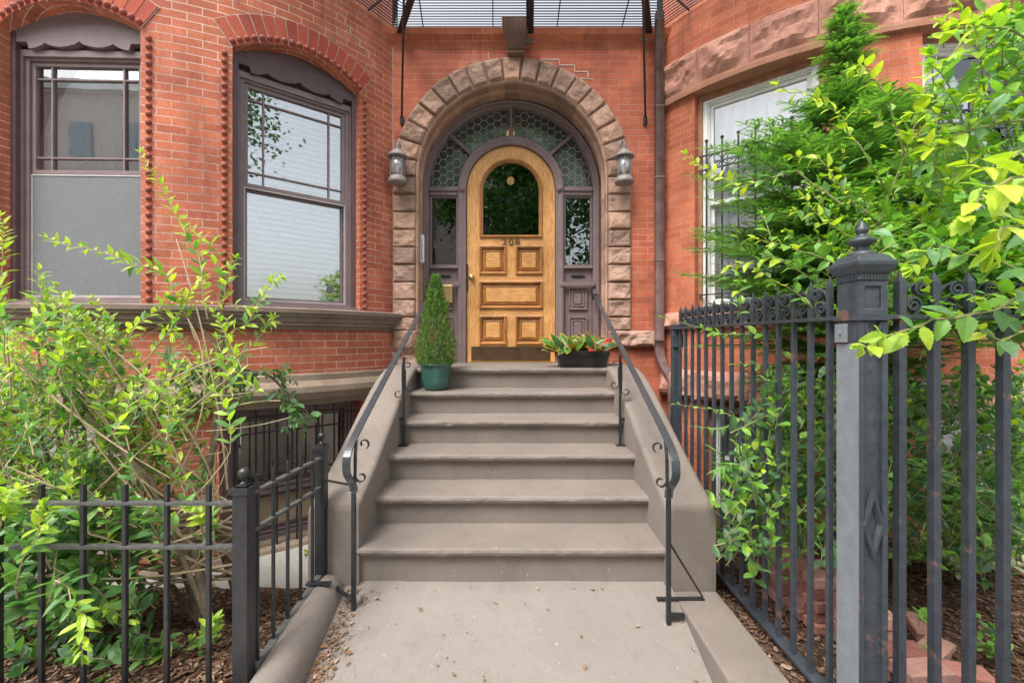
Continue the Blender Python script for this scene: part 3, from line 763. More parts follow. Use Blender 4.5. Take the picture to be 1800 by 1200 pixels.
for i in range(-22,23):
    for j in range(-2,22):
        cx=XC+i*hx*1.5; cz=ZS+.05+(j+(i%2)*.5)*hx*math.sqrt(3)
        cs=[(cx+hx*math.cos(R_(60*k)),cz+hx*math.sin(R_(60*k))) for k in range(6)]
        for k in range(6):
            a,b=cs[k],cs[(k+1)%6]; key=tuple(sorted(((round(a[0],3),round(a[1],3)),(round(b[0],3),round(b[1],3)))))
            if key in seen: continue
            seen.add(key)
            mx,mz=(a[0]+b[0])/2-XC,(a[1]+b[1])/2-ZS; rr=math.hypot(mx,mz)
            if rr<.60 or rr>.925 or mz<.04: continue
            d=Vector((b[0]-a[0],0,b[1]-a[1])); L=d.length; d.normalize()
            ld.obox(((a[0]+b[0])/2,DY+.016,(a[1]+b[1])/2),d*L/2,Vector((0,.003,0)),d.cross(Vector((0,1,0)))*.0024)
ld.build('fanlight_leading',simple('lead',(.42,.44,.43),.5,.1),surr)
for sg in (-1,1):
    x0,x1=sorted((XC+sg*.625,XC+sg*.91)); q=MB(); q.box(x0,x1,DY+.01,DY+.015,2.235,ZS-.085); q.build('sidelight_pane',GLD,surr)
    xm=(x0+x1)/2; q=MB(); q.box(xm-.065,xm+.065,DY-.05+.035,DY-.006,2.09,2.12); q.obox((xm,DY-.016,2.105),Vector((.08,0,0)),Vector((0,.004,0)),Vector((0,0,.006)))
    q.build('letter_slot',simple('slot_black',(.012,.012,.012),.5),surr)
# ---------------------------------------------------------------- door leaf
m=MB()  # uprights + arch ring (mat0) ; rails (mat1); mouldings(mat2)
FY=DY-.012; BYK=DY+.035
gz0=2.575
seg_arc(m,[(.506,BYK),(.506,FY),(.36,FY),(.36,BYK)],0,pi,40,XC)
for sg in (-1,1):
    x0,x1=sorted((XC+sg*.36,XC+sg*.506)); m.box(x0,x1,FY,BYK,LAND+.012,ZS)
m.box(XC-.055,XC+.055,FY+.001,BYK,2.13,2.45); m.box(XC-.055,XC+.055,FY+.001,BYK,1.325,1.65)
door=m.build('door',OAKV,house,bevel=.002)
m=MB()
for (a,b) in ((2.45,2.545),(2.045,2.13),(1.65,1.737),(LAND+.012,1.325)): m.box(XC-.3595,XC+.3595,FY+.0015,BYK,a,b)
m.build('door_rail',OAKH,door,bevel=.002)
pans=[(XC-.36,XC-.055,2.13,2.45),(XC+.055,XC+.36,2.13,2.45),(XC-.36,XC+.36,1.737,2.045),(XC-.36,XC-.055,1.325,1.65),(XC+.055,XC+.36,1.325,1.65)]
for (x0,x1,z0,z1) in pans:
    m=MB(); m.rect_loops(x0-.004,x1+.004,z0-.004,z1+.004,[(0,FY+.001),(0,FY-.018),(.012,FY-.024),(.024,FY-.012),(.034,FY+.004),(.04,FY+.022),(.05,FY+.022),(.054,FY+.008),(.064,FY+.004),(.07,FY+.018)],cap=False)
    m.build('panel_moulding',OAKM,door)
    m=MB(); m.rect_loops(x0+.066,x1-.066,z0+.066,z1-.066,[(0,FY+.02),(.01,FY+.004),(.016,FY+.002)]); m.build('door_panel',OAKH,door)
# glass moulding and glass
m=MB(); gp=[(.362,BYK),(.362,FY-.012),(.352,FY-.02),(.34,FY-.012),(.332,FY+.0),(.326,FY+.002),(.32,FY+.02),(.32,BYK)]
seg_arc(m,gp,0,pi,40,XC)
for sg in (-1,1): seg_jamb(m,gp,sg,gz0,ZS,XC)
m.box(XC-.36,XC+.36,FY-.014,BYK,gz0-.032,gz0+.0); m.box(XC-.345,XC+.345,FY-.024,FY+.02,gz0-.02,gz0-.008)
m.build('glass_moulding',OAKM,door)
m=MB(); poly=[(XC-.322,gz0),(XC+.322,gz0)]+[(XC+.322*math.cos(pi*k/40),ZS+.322*math.sin(pi*k/40)) for k in range(41)]
m.prism(poly,lambda p,k:(p[0],DY+.012+.005*k,p[1])); m.build('door_glass',GLD,door)
m=MB(); m.box(XC-.455,XC+.452,FY-.006,FY+.0,1.135,1.298)
for i in range(7):
    for z in (1.145,1.288): m.lathe((XC-.43+.86*i/6,FY-.006,z),[(.004,0),(.004,.002),(.001,.003)],8,ax=Matrix.Rotation(R_(90),3,'X'))
m.build('kick_plate',BRZ,door,bevel=.001)
m=MB(); m.box(XC-.5,XC+.5,DY-.06,DY+.04,LAND,LAND+.012); m.build('threshold',BRASS,door)
m=MB(); ax=Matrix.Rotation(R_(90),3,'X')
m.lathe((XC-.45,FY,2.09),[(.034,0),(.034,.004),(.014,.008),(.012,.03),(.026,.036),(.03,.05),(.024,.062),(.001,.066)],20,ax=ax); m.build('knob',BRASS,door,smooth=True)
m=MB(); m.box(XC-.511,XC-.49,FY-.01,FY-.001,1.93,2.24); m.build('latch_guard',BRZ,door,bevel=.001)
fc=bpy.data.curves.new('number','FONT'); fc.body='208'; fc.size=.12; fc.extrude=.006; fc.align_x='CENTER'; fc.space_character=1.25; fc.bevel_depth=.0015
fo=bpy.data.objects.new('tmp',fc); COL.objects.link(fo); bpy.context.view_layer.update()
me=bpy.data.meshes.new_from_object(fo.evaluated_get(bpy.context.evaluated_depsgraph_get())); bpy.data.objects.remove(fo)
me.transform(Matrix.Translation((XC,FY-.006,2.462))@Matrix.Rotation(R_(90),4,'X')); me.materials.clear(); me.materials.append(simple('number_bronze',(.16,.09,.04),.5,.3))
no=bpy.data.objects.new('door_number',me); COL.objects.link(no); no.parent=door; no.matrix_parent_inverse=Matrix.Identity(4)
# hallway
m=MB(); m.box(-1.1,1.1,5.02,8.4,LAND-.02,LAND-.0); m.box(-1.1,1.1,8.4,8.42,LAND,4.3); m.box(-1.12,-1.1,5.02,8.4,LAND,4.3); m.box(1.1,1.12,5.02,8.4,LAND,4.3); m.box(-1.12,1.12,4.95,8.4,4.3,4.32)
m.build('hallway',HALL,house)
for (x,y,z,r) in ((-.02,6.2,3.68,.055),(-.02,5.35,3.95,.055)):
    t=thing('hall_lamp','warm hall lamp glowing behind the '+('oak door glass' if y>6 else 'hexagon leaded fanlight'),'lamp',(x,y,z))
    m=MB(); m.lathe((x,y,z),[(r*.3,-r),(r*.8,-r*.7),(r,0),(r*.8,r*.7),(r*.3,r)],14); m.build('globe',GLOW,t,smooth=True)
    m=MB(); m.tube([(x,y,z+r),(x,y,4.3)],.006); m.build('stem',BRASS,t)

# ---------------------------------------------------------------- stoop
W2=.88; RISER=.186; D1=2.444; TR=.304
st=thing('stoop','grey brown cement front steps between sloping side walls leading to the oak door','steps',(0,D1,0))
def nosed_step(k):
    z1=RISER*k; z0=z1-RISER; y=D1+TR*(k-1); yb=y+TR+.06 if k<6 else 4.93
    m=MB(); n=150; th=.045
    pr=[(y+.04,z0-(.12 if k==1 else .0)),(y+.035,z1-th-.012),(y+.022,z1-th),(y+.003,z1-th+.004),(y-.004,z1-th*.5),(y+.0,z1-.008),(y+.012,z1),(yb,z1),(yb,z0-(.12 if k==1 else 0))]
    vs=[];fs=[];L=len(pr); xe=W2+.01
    for i in range(n+1):
        x=-xe+2*xe*i/n
        for j,(yy,zz) in enumerate(pr):
            e=0
            if 2<=j<=6: e=noise.noise(Vector((x*5,k*3.3,j*.5)))*.004+noise.noise(Vector((x*22,k*7,j*.7)))*.003+max(0,noise.noise(Vector((x*9,k*11,1)))-.32)*.022*(1 if j in(4,5,6) else 0)
            vs.append((x,yy+e,zz+(noise.noise(Vector((x*3,k*5,yy)))*.003 if 2<=j<=7 else 0)))
    for i in range(n):
        for j in range(L-1): fs.append((i*L+j,(i+1)*L+j,(i+1)*L+j+1,i*L+j+1))
    fs.append(tuple(range(L))); fs.append(tuple(n*L+j for j in range(L)))
    m.add(vs,fs); return m.build('step',PLA,st)
for k in range(1,7): nosed_step(k)
def cheek(sg):
    top=[(2.465,.448),(2.52,.462),(2.93,.667),(3.375,.917),(3.65,1.045),(3.85,1.108),(3.98,1.13),(4.5,1.135)]
    m=MB(); prof=[]
    x0,x1=W2,1.17
    rows=[]
    def cross(y,z):
        r=.035; pts=[(x0,-.3)]
        pts+=[(x0,z-r)]+[(x0+r-r*math.cos(q),z-r+r*math.sin(q)) for q in (R_(30),R_(60),R_(90))]
        pts+=[(x1-r+r*math.cos(q),z-r+r*math.sin(q)) for q in (R_(90),R_(60),R_(30),0)]+[(x1,-.3)]
        return [(sg*a,y,b) for a,b in pts]
    # fine resample
    ys=[]; 
    for (a,b) in zip(top,top[1:]):
        for i in range(6): t=i/6; ys.append((a[0]+(b[0]-a[0])*t,a[1]+(b[1]-a[1])*t))
    ys.append(top[-1])
    # smooth z
    for _ in range(2): ys=[ys[0]]+[(ys[i][0],(ys[i-1][1]+ys[i][1]*2+ys[i+1][1])/4) for i in range(1,len(ys)-1)]+[ys[-1]]
    # rounded front
    rows.append(cross(2.447,.40)); rows.append(cross(2.452,.43)); rows+= [cross(y,z) for y,z in ys]
    vs=[];fs=[];L=len(rows[0])
    for r in rows: vs+=r
    for i in range(len(rows)-1):
        for j in range(L-1): fs.append((i*L+j,(i+1)*L+j,(i+1)*L+j+1,i*L+j+1))
    fs.append(tuple(range(L)))
    m.add(vs,fs)
    o=m.build('side_wall',PLA,st,smooth=True); o.data.polygons[-1].use_smooth=False
    return o
cheek(-1); cheek(1)

# ---------------------------------------------------------------- ground
def wz(y): 
    return max(-.30,-.02-.30*(2.47-y)) if y<2.47 else -.02
m=MB(); n=14
for i in range(n):
    y0=1.5+(2.56-1.5)*i/n; y1=1.5+(2.56-1.5)*(i+1)/n
    for j in range(12):
        x0=-.97+1.885*j/12; x1=-.97+1.885*(j+1)/12
        f=lambda x,y:(x,y,wz(y)+noise.noise(Vector((x*2,y*2,0)))*.006)
        m.quad(f(x0,y0),f(x1,y0),f(x1,y1),f(x0,y1))
tag(m.build('path',WALK,smooth=True),kind='structure')
m=MB(); m.quad((-400,-400,-.62),(400,-400,-.62),(400,400,-.62),(-400,400,-.62)); tag(m.build('ground',SLAB),kind='structure')
m=MB(); m.box(-60,60,-3,1.5,-.5,-.306); tag(m.build('pavement',SLAB),kind='structure')
m=MB(); m.box(-60,60,-12,-3.0,-.6,-.45); tag(m.build('road',simple('asphalt',(.05,.05,.052),.9)),kind='structure')
m=MB(); m.box(-60,60,-15.5,-12,-.6,-.31); tag(m.build('far_pavement',SLAB),kind='structure')
# areaway slab
m=MB(); m.box(-8,-1.17,3.05,4.6,-.6,-.43); tag(m.build('areaway_paving',SLAB,bevel=.01),kind='structure')
def bed(name,x0,x1,y0,y1,zf,label):
    nx,ny=int((x1-x0)/.05),int((y1-y0)/.05); m=MB(); vs=[];fs=[]
    for j in range(ny+1):
        for i in range(nx+1):
            x=x0+(x1-x0)*i/nx; y=y0+(y1-y0)*j/ny
            vs.append((x,y,zf(x,y)+noise.fractal(Vector((x*6,y*6,0)),1,2,4)*.018))
    for j in range(ny):
        for i in range(nx): fs.append((j*(nx+1)+i,j*(nx+1)+i+1,(j+1)*(nx+1)+i+1,(j+1)*(nx+1)+i))
    m.add(vs,fs); o=m.build(name,SOIL,smooth=True); tag(o,kind='structure'); return o
zl=lambda x,y:-.09-.33*max(0,min(1,(y-1.9)/1.15))
zr=lambda x,y:-.10-.12*max(0,min(1,(y-1.8)/1.6))
bed('garden_soil',-6,-1.1,1.62,3.1,zl,''); bed('garden_soil',1.16,6,.6,4.4,zr,'')
def chips(name,x0,x1,y0,y1,zf,n,label,mt=CHIP,s0=.008,s1=.028):
    m=MB()
    for _ in range(n):
        x,y=random.uniform(x0,x1),random.uniform(y0,y1); z=zf(x,y)+noise.fractal(Vector((x*6,y*6,0)),1,2,4)*.018+random.uniform(.002,.014)
        a=random.uniform(0,pi*2); L=random.uniform(s0,s1); wd=L*random.uniform(.25,.6)
        u=Vector((math.cos(a),math.sin(a),random.uniform(-.35,.35))).normalized(); v=u.cross(Vector((random.uniform(-.4,.4),random.uniform(-.4,.4),1))).normalized()
        nn=u.cross(v); c=Vector((x,y,z)); h=.0015
        vs=[c+u*L,c+v*wd+u*L*.3,c-u*L+v*wd*.4,c-u*L*.8-v*wd*.6,c+u*L*.2-v*wd]
        vs=vs+[q-nn*h*2 for q in vs]
        m.add(vs,[(0,1,2,3,4)]+[(k,(k+1)%5,(k+1)%5+5,k+5) for k in range(5)])
    o=m.build(name,mt); tag(o,label,'mulch',kind='stuff'); return o
chips('mulch',-3.4,-1.14,1.75,3.05,zl,9000,'brown bark mulch on the bed behind the low black fence')
chips('mulch',1.19,3.8,1.2,3.6,zr,12000,'brown bark mulch on the bed behind the tall grey fence')
# right kerb
m=MB()
m.box(.914,1.17,.9,2.443,-.4,-.05)
tag(m.build('low_kerb',PLA,bevel=.012),'flat low cement kerb beside the path on the fence side','kerb')
# left kerb rounded
m=MB(); vs=[];fs=[]; sec=[(-.945,-.5),(-.945,-.10),(-.95,-.03),(-.97,.02),(-1.01,.05),(-1.05,.055),(-1.09,.04),(-1.12,.0),(-1.14,-.06),(-1.14,-.5)]
rows=[(1.45,-.11,1),(1.8,-.075,1),(2.15,-.03,1),(2.36,.0,1),(2.42,.0,.96),(2.442,-.02,.85)]
for (y,dz,s_) in rows:
    for (x,z) in sec: vs.append((-1.043+(x+1.043)*s_,y,z+dz if z>-.4 else z))
L=len(sec)
for i in range(len(rows)-1):
    for j in range(L-1): fs.append((i*L+j,(i+1)*L+j,(i+1)*L+j+1,i*L+j+1))
fs.append(tuple((len(rows)-1)*L+j for j in range(L))); m.add(vs,fs)
tag(m.build('rounded_kerb',PLA,smooth=True),'round topped cement kerb beneath the low black fence','kerb')
# fallen leaves
m=MB()
def litter(cx,cy,sx,sy,n):
    for _ in range(n):
        x=random.gauss(cx,sx); y=random.gauss(cy,sy)
        if x<-.935 or y>2.43 or x>.9: continue
        z=wz(y)+.008+random.uniform(0,.01); a=random.uniform(0,2*pi); L=random.choice((.003,.004,.005,.007,.010,.016))
        u=Vector((math.cos(a),math.sin(a),random.uniform(-.3,.3)))*L; v=Vector((-math.sin(a),math.cos(a),random.uniform(-.4,.4)))*L*random.uniform(.2,.6)
        c=Vector((x,y,z)); m.add([c+u,c+v,c-u,c-v,c+u-Vector((0,0,.001)),c+v-Vector((0,0,.001)),c-u-Vector((0,0,.001)),c-v-Vector((0,0,.001))],[(0,1,2,3),(4,7,6,5),(0,4,5,1),(1,5,6,2),(2,6,7,3),(3,7,4,0)])
litter(-.91,2.0,.03,.25,900); litter(-.86,1.95,.06,.25,260); litter(-.83,2.33,.06,.05,60); litter(.88,2.1,.03,.12,22); litter(-.3,2.2,.5,.2,45); litter(.1,2.42,.6,.012,40)
for k in range(1,6):
    for _ in range(7):
        x=random.choice((-1,1))*random.uniform(.72,.87); y=D1+TR*(k-1)+random.uniform(.1,.29); c=Vector((x,y,RISER*k+.005)); L=.005
        m.add([c+Vector((L,0,0)),c+Vector((0,L,0)),c-Vector((L,0,0)),c-Vector((0,L,0)),c+Vector((0,0,.004))],[(0,1,4),(1,2,4),(2,3,4),(3,0,4)])
tag(m.build('fallen_leaves',LIT),'small dry brown and orange leaf bits scattered along the rounded kerb','leaf litter',kind='stuff')

# ---------------------------------------------------------------- handrails
def spiral(c,u,v,r0,r1,a0,turns,n=22):
    return [c+(u*math.cos(a0+turns*2*pi*i/n)+v*math.sin(a0+turns*2*pi*i/n))*(r0+(r1-r0)*i/n) for i in range(n+1)]
Yv=Vector((0,1,0)); Zv=Vector((0,0,1)); Xv=Vector((1,0,0))
def handrail(sg,xb,yb,label):
    t=thing('handrail',label,'handrail',(sg*xb,yb,wz(yb)),'stair handrails')
    xt=.93; yt=4.79; zt=1.875
    A=Vector((sg*(xb+.035),yb+.02,.80)); B=Vector((sg*xt,yt,zt))
    pts=[B,A+(B-A)*.6,A+(B-A)*.3,A+(B-A)*.08,A+(B-A)*.03+Vector((0,0,-.003)),A+Vector((0,-.02,-.03)),A+Vector((0,-.035,-.075)),A+Vector((0,-.035,-.125)),A+Vector((-sg*.012,-.02,-.17)),Vector((sg*xb,yb-.004,.60)),Vector((sg*xb,yb-.004,.565))]
    # smooth tail
    def sm(p):
        o=[p[0]]
        for a,b in zip(p,p[1:]): o+= [a*.75+b*.25,a*.25+b*.75]
        return o+[p[-1]]
    pts=pts[:3]+sm(sm(pts[3:]))
    m=MB(); m.ribbon(pts,Xv,.042,.011); m.build('rail',IRONH,t,bevel=.002)
    m=MB(); m.box(sg*xb-.011,sg*xb+.011,yb-.011,yb+.011,wz(yb)-.02,.62)
    m.build('post',IRON,t,bevel=.0015)
    # mid post
    ym=3.355; xm=.845; s=(ym-A.y)/(B.y-A.y); rp=A+(B-A)*s
    m=MB(); m.box(sg*xm-.009,sg*xm+.009,ym-.03,ym-.012,RISER*3,rp.z-.004); m.box(sg*xm-.035,sg*xm+.035,ym-.06,ym-.0,RISER*3,RISER*3+.006)
    x0,x1=sorted((sg*xm,sg*.89)); m.box(x0,x1,ym-.025,ym-.013,RISER*3+.19,RISER*3+.215)
    m.build('post',IRON,t,bevel=.001)
    m=MB()
    U=Vector((sg,0,0))
    def cs(c,u,v,r,a0,turns): m.ribbon(spiral(c,u,v,r,r*.45,a0,turns),Yv,.016,.005)
    c0=Vector((sg*xm,ym-.021,0))
    # outer long scroll hugging post
    zt_=rp.z
    def scr(base,zt0,zb0,du):
        ctr=base+U*du*.045+Zv*zb0; 
        pts=[base+U*du*.012+Zv*zt0,base+U*du*.014+Zv*(zt0*.5+zb0*.5)]+spiral(ctr,-U*du,-Zv,.034,.016,0,.85,16)
        m.ribbon(pts,Yv,.016,.005)
    scr(c0,zt_-.06,zt_-.29,1); scr(c0,zt_-.10,zt_-.24,-1)
    c1=c0-U*.03+Zv*(zt_-.07); m.ribbon(spiral(c1,U,Zv,.026,.012,0,.9,14),Yv,.016,.005)
    # lower post scrolls (in the plane of the rail, behind the loop)
    cb=Vector((sg*xb,yb,0))
    m.ribbon([cb+Zv*.60+U*-.0]+spiral(cb-U*.04+Zv*.645,U,-Zv,.03,.014,0,.85,16),Yv,.02,.005)
    m.ribbon(spiral(cb-U*.02+Zv*.80+Yv*.1,-U,Zv,.03,.014,R_(-60),.8,16),Yv,.02,.005)
    m.ribbon([cb+Zv*.58,cb+Zv*.66+Yv*.02,cb+Zv*.75+Yv*.05+U*.01,cb+Zv*.83+Yv*.10+U*.02],Xv,.016,.008)
    m.build('scroll',IRON,t)
    m=MB(); m.box(B.x-.03,B.x+.03,yt-.01,yt+.015,zt-.05,zt+.02); m.build('wall_bracket',IRON,t,bevel=.003)
    return t
hl=handrail(-1,.853,2.30,'black iron handrail on the left side of the steps, beside the potted spruce')
hr=handrail(1,.816,2.225,'black iron handrail on the right side of the steps, beside the flower planter')
m=MB(); m.ribbon([(.82,2.235,.33),(1.05,2.36,-.03)],Yv,.02,.01); m.box(.80,1.06,2.345,2.37,-.049,-.041); m.box(.806,.90,2.225,2.24,-.075,-.045); m.build('brace',IRON,hr)
m=MB(); m.ribbon([(-.853,2.30,.60),(-1.08,2.40,.60)],Zv,.008,.012); m.ribbon([(-.855,2.3,.0),(-.90,2.32,-.005),(-.945,2.33,.015),(-.96,2.335,.035)],Yv,.03,.005); m.box(-1.12,-.99,2.31,2.345,.052,.06); m.build('brace',IRON,hl)

# ---------------------------------------------------------------- left low fence
lf=thing('low_fence','low black iron picket fence with ball topped posts in front of the leafy shrub','fence',(-1.1,1.8,-.1))
def ballpost(x,y,s,zb,zt):
    m=MB(); m.box(x-s,x+s,y-s,y+s,zb,zt); m.box(x-s-.006,x+s+.006,y-s-.006,y+s+.006,zt-.03,zt); m.box(x-s*.7,x+s*.7,y-s*.7,y+s*.7,zt,zt+.008)
    o=m.build('post',IRON,lf,bevel=.002)
    m=MB(); r=s*.78; m.lathe((x,y,zt+.006),[(s*.55,0),(s*.5,.008),(s*.28,.012),(s*.28,.022),(s*.5,.026)]+[(r*math.sin(q),.024+r-r*math.cos(q)) for q in [R_(25+15*k) for k in range(11)]],18); m.build('ball_finial',IRON,o,smooth=True)
NX,NY=-1.14,1.815; FX,FY2=-1.085,2.43
ballpost(NX,NY,.031,-.12,.765); ballpost(FX,FY2,.027,.03,.785)
def rail3(a,b,w_,h): 
    m=MB(); m.ribbon([a,b],Vector((b[0]-a[0],b[1]-a[1],b[2]-a[2])).cross(Zv),w_,h); m.build('rail',simple('dusty_iron',(.075,.075,.072),.6,0,.4,40) if h<.02 else IRON,lf,bevel=.001)
for z in (.715,.55): rail3((NX,NY+.03,z),(FX,FY2-.028,z),.028,.013)
rail3((NX+.012,NY+.03,-.055),(FX,FY2-.03,.055),.034,.013)
for k in range(5):
    t=(k+.75)/5.6; x=NX+(FX-NX)*t; y=NY+(FY2-NY)*t; m=MB(); m.box(x-.0065,x+.0065,y-.0065,y+.0065,-.05+.1*t,.79); m.build('picket',IRON,lf,bevel=.001)
for z in (.692,.507): rail3((NX-.03,NY,z),(NX-1.8,NY,z),.03,.013)
for k in range(10):
    x=(367-73.5*k-900)/F*NY; m=MB(); m.box(x-.0085,x+.0085,NY-.0085,NY+.0085,-.14,.77); m.build('picket',IRON,lf,bevel=.001)

# ---------------------------------------------------------------- right tall fence
rf=thing('tall_fence','tall blue grey iron fence with spear bars and scrolls along the planted bed','fence',(1.3,1.6,-.1))
FXR=1.30
def spear(x,y,zb,s=.0145):
    m=MB(); tx=random.uniform(-.004,.004); ty=random.uniform(-.003,.003); m.box(x-s,x+s,y-s,y+s,zb,1.60)
    m.add([(x-s,y-s,1.60),(x+s,y-s,1.60),(x+s,y+s,1.60),(x-s,y+s,1.60),(x,y,1.645)],[(0,1,4),(1,2,4),(2,3,4),(3,0,4)])
    m.v=[(a+tx*(c-.7),b+ty*(c-.7),c) for a,b,c in m.v]
    m.build('picket',IRONG,rf,bevel=.0012)
ysb=[1.747+.111*k for k in range(15)]
for y in ysb: spear(FXR,y,-.08,.0098)
for k in range(9): spear(1.30+.175+.128*k-.035,1.585,-.12,.014)
for q_ in ((FXR-.022,FXR+.022,1.64,3.37,1.462,1.478),(FXR-.03,FXR+.03,1.64,3.37,-.075,-.06),(FXR+.056,3.6,1.563,1.607,1.462,1.478),(FXR+.056,3.6,1.555,1.615,-.12,-.105)):
    m=MB(); m.box(*q_); m.build('rail',IRONG,rf,bevel=.002)
def scrolls(o,u,gap):
    m=MB(); S=u.cross(Zv)
    for k in (0,1):
        a=o+u*(.5*gap)
        c=o+u*(gap*(.36 if k==0 else .62))+Zv*(.034 if k==0 else .092)
        sgn=1 if k==0 else -1
        m.ribbon(spiral(c,u*sgn,Zv*sgn,.033*(1 if k==0 else .85),.006,R_(-90),1.7,34),S,.018,.0075)
    m.ribbon(spiral(o+u*gap*.5+Zv*.06,u,Zv,.052,.048,R_(100),.45,14),S,.016,.006)
    m.build('scroll',IRONG,rf)
for y in ysb[:-1]: scrolls(Vector((FXR,y,1.482)),Yv,.111)
for k in range(8): scrolls(Vector((1.44+.128*k,1.585,1.482)),Xv,.128)
# far post
m=MB(); m.box(FXR-.03,FXR+.03,3.36,3.42,-.35,1.50); m.box(FXR-.037,FXR+.037,3.353,3.427,1.46,1.475); m.box(FXR-.04,FXR+.045,3.345,3.36,1.32,1.42); m.build('post',IRONG,rf,bevel=.003)
# newel post
cx,cy,s=1.302,1.588,.0525
m=MB(); 
m.box(cx-s+.012,cx+s-.012,cy-s+.012,cy+s-.012,-.4,1.46)
for (sx,sy) in ((-1,-1),(1,-1),(-1,1),(1,1)): m.box(*sorted((cx+sx*s,cx+sx*(s-.02))),*sorted((cy+sy*s,cy+sy*(s-.02))),-.4,1.455)
# left face is flat pale plate
m.box(cx-s-.0,cx-s+.013,cy-s+.0195,cy+s-.0195,-.4,1.455)
m.box(cx-s-.008,cx+s+.008,cy-s-.008,cy+s+.008,1.455,1.468); m.box(cx-s-.004,cx+s+.004,cy-s-.004,cy+s+.004,1.468,1.475)
m.box(cx-s,cx+s,cy-s+.008,cy+s,1.475,1.60)
m.rect_loops(cx-s,cx+s,1.475,1.60,[(0,cy-s+.008),(0,cy-s),(.02,cy-s),(.024,cy-s+.004)],cap=False)
npst=m.build('newel_post',IRONG,rf,bevel=.002)
m=MB()
# square flared cap + dentil strip
def sq(m,prof):
    vs=[];fs=[]
    for (r,z) in prof: vs+=[(cx-r,cy-r,z),(cx+r,cy-r,z),(cx+r,cy+r,z),(cx-r,cy+r,z)]
    for i in range(len(prof)-1):
        for j in range(4): fs.append((i*4+j,i*4+(j+1)%4,i*4+4+(j+1)%4,i*4+4+j))
    fs.append((0,1,2,3)); L=(len(prof)-1)*4; fs.append((L,L+1,L+2,L+3)); m.add(vs,fs)
sq(m,[(s,1.60),(s+.004,1.602),(s+.004,1.608),(s+.002,1.61),(s+.002,1.622),(s+.006,1.625),(s+.012,1.634),(s+.018,1.65),(s+.020,1.655),(s+.020,1.668),(s+.012,1.672),(.055,1.69),(.04,1.70)])
for k in range(9):
    o_=-s+.008+k*(2*s-.016)/8
    m.box(cx+o_-.003,cx+o_+.003,cy-s-.0065,cy-s-.001,1.609,1.622); m.box(cx-s-.0065,cx-s-.001,cy+o_-.003,cy+o_+.003,1.609,1.622)
m.build('post_cap',IRONG,npst,bevel=.0015)
m=MB(); m.lathe((cx,cy,1.695),[(.045,0),(.04,.012),(.022,.022),(.018,.032),(.026,.038),(.042,.05),(.045,.058),(.034,.068),(.018,.074),(.014,.085),(.02,.09),(.022,.1),(.012,.115),(.006,.13),(.001,.135)],20); m.build('finial',IRONG,npst,smooth=True)
# M bracket and diamond on the front panel
m=MB(); fy=cy-s+.009
for sgn in (-1,1):
    m.ribbon([(cx+sgn*.028,fy,1.452),(cx+sgn*.028,fy,1.40),(cx+sgn*.026,fy,1.37)],Yv,.012,.006)
    m.ribbon([(cx+sgn*.030,fy-.002,1.45),(cx+sgn*.001,fy-.002,1.345)],Yv,.014,.012)
m.build('chevron_ornament',IRONG,npst,bevel=.0015); m=MB()
vs=[];fs=[]
for (w_,h_,dy) in ((.042,.135,0),(.037,.122,-.013),(.027,.092,-.013),(.019,.068,0)):
    vs+=[(cx+w_,fy+dy,.72),(cx,fy+dy,.72+h_),(cx-w_,fy+dy,.72),(cx,fy+dy,.72-h_)]
for r_ in range(3):
    for k in range(4): fs.append((r_*4+k,r_*4+(k+1)%4,r_*4+4+(k+1)%4,r_*4+4+k))
m.add(vs,fs)
m.build('diamond_ornament',IRONG,npst)
m=MB(); m.box(cx-s-.012,cx-s-.001,cy-.005,cy+.05,1.375,1.445); m.box(cx-s-.018,cx-s-.012,cy+.012,cy+.024,1.405,1.42); m.build('bolt_plate',IRONL,npst,bevel=.002)
m=MB(); m.box(cx-s-.0025,cx-s-.0005,cy-s+.001,cy+s-.001,-.4,1.37); m.build('pale_side_face',IRONL,npst)

# ---------------------------------------------------------------- security grilles
def grille(sg,c,a,b,z0,zr0,zr1,top,n,label,rout,ring=True):
    t=thing('window_grille',label,'window grille',bp(c,sg,(a+b)/2,RB+rout,z0),'iron grilles')
    p0=bp(c,sg,a,RB+rout,0); p1=bp(c,sg,b,RB+rout,0); u=(p1-p0); L=u.length; u.normalize()
    for z in (zr0,zr1,z0+.12): m=MB(); m.ribbon([p0+Zv*z,p1+Zv*z],u.cross(Zv),.022,.012); m.build('grille_rail',IRON,t)
    for k in range(n):
        p=p0+u*(L*(k+.5)/n); m=MB(); m.tube([p+Zv*z0,p+Zv*top],.0085,6); m.build('grille_bar',IRON,t)
        if ring:
            m=MB(); m.lathe(p+Zv*top,[(.003,-.006),(.013,.0),(.017,.011),(.013,.022),(.003,.028)],10); m.build('ball_finial',IRON,t,smooth=True)
    if ring:
        for k in range(n-1):
            c_=p0+u*(L*(k+1)/n)+Zv*((zr0+zr1)/2); m=MB(); r=(zr1-zr0)/2-.008
            m.ribbon(spiral(c_,u,Zv,r,r,0,1.0,24),u.cross(Zv),.01,.008); m.build('grille_ring',IRON,t)
    return t
grille(-1,CR,28.3,50.6,1.70,3.04,3.18,3.31,7,'black window grille with ring band and ball tips on the white window nearest the drainpipe',-.05)
grille(-1,CR,-9.5,13.5,1.70,3.04,3.18,3.31,7,'black window grille with ring band on the white window at the right edge',-.05)
g=grille(1,CL,25.5,50,-.40,.10,.70,.78,7,'tall black iron bars over the basement window under the stone ledge',.02,False)
m=MB()
p0=bp(CL,1,25.5,RB+.02,0); p1=bp(CL,1,50,RB+.02,0); u=(p1-p0).normalized(); L=(p1-p0).length
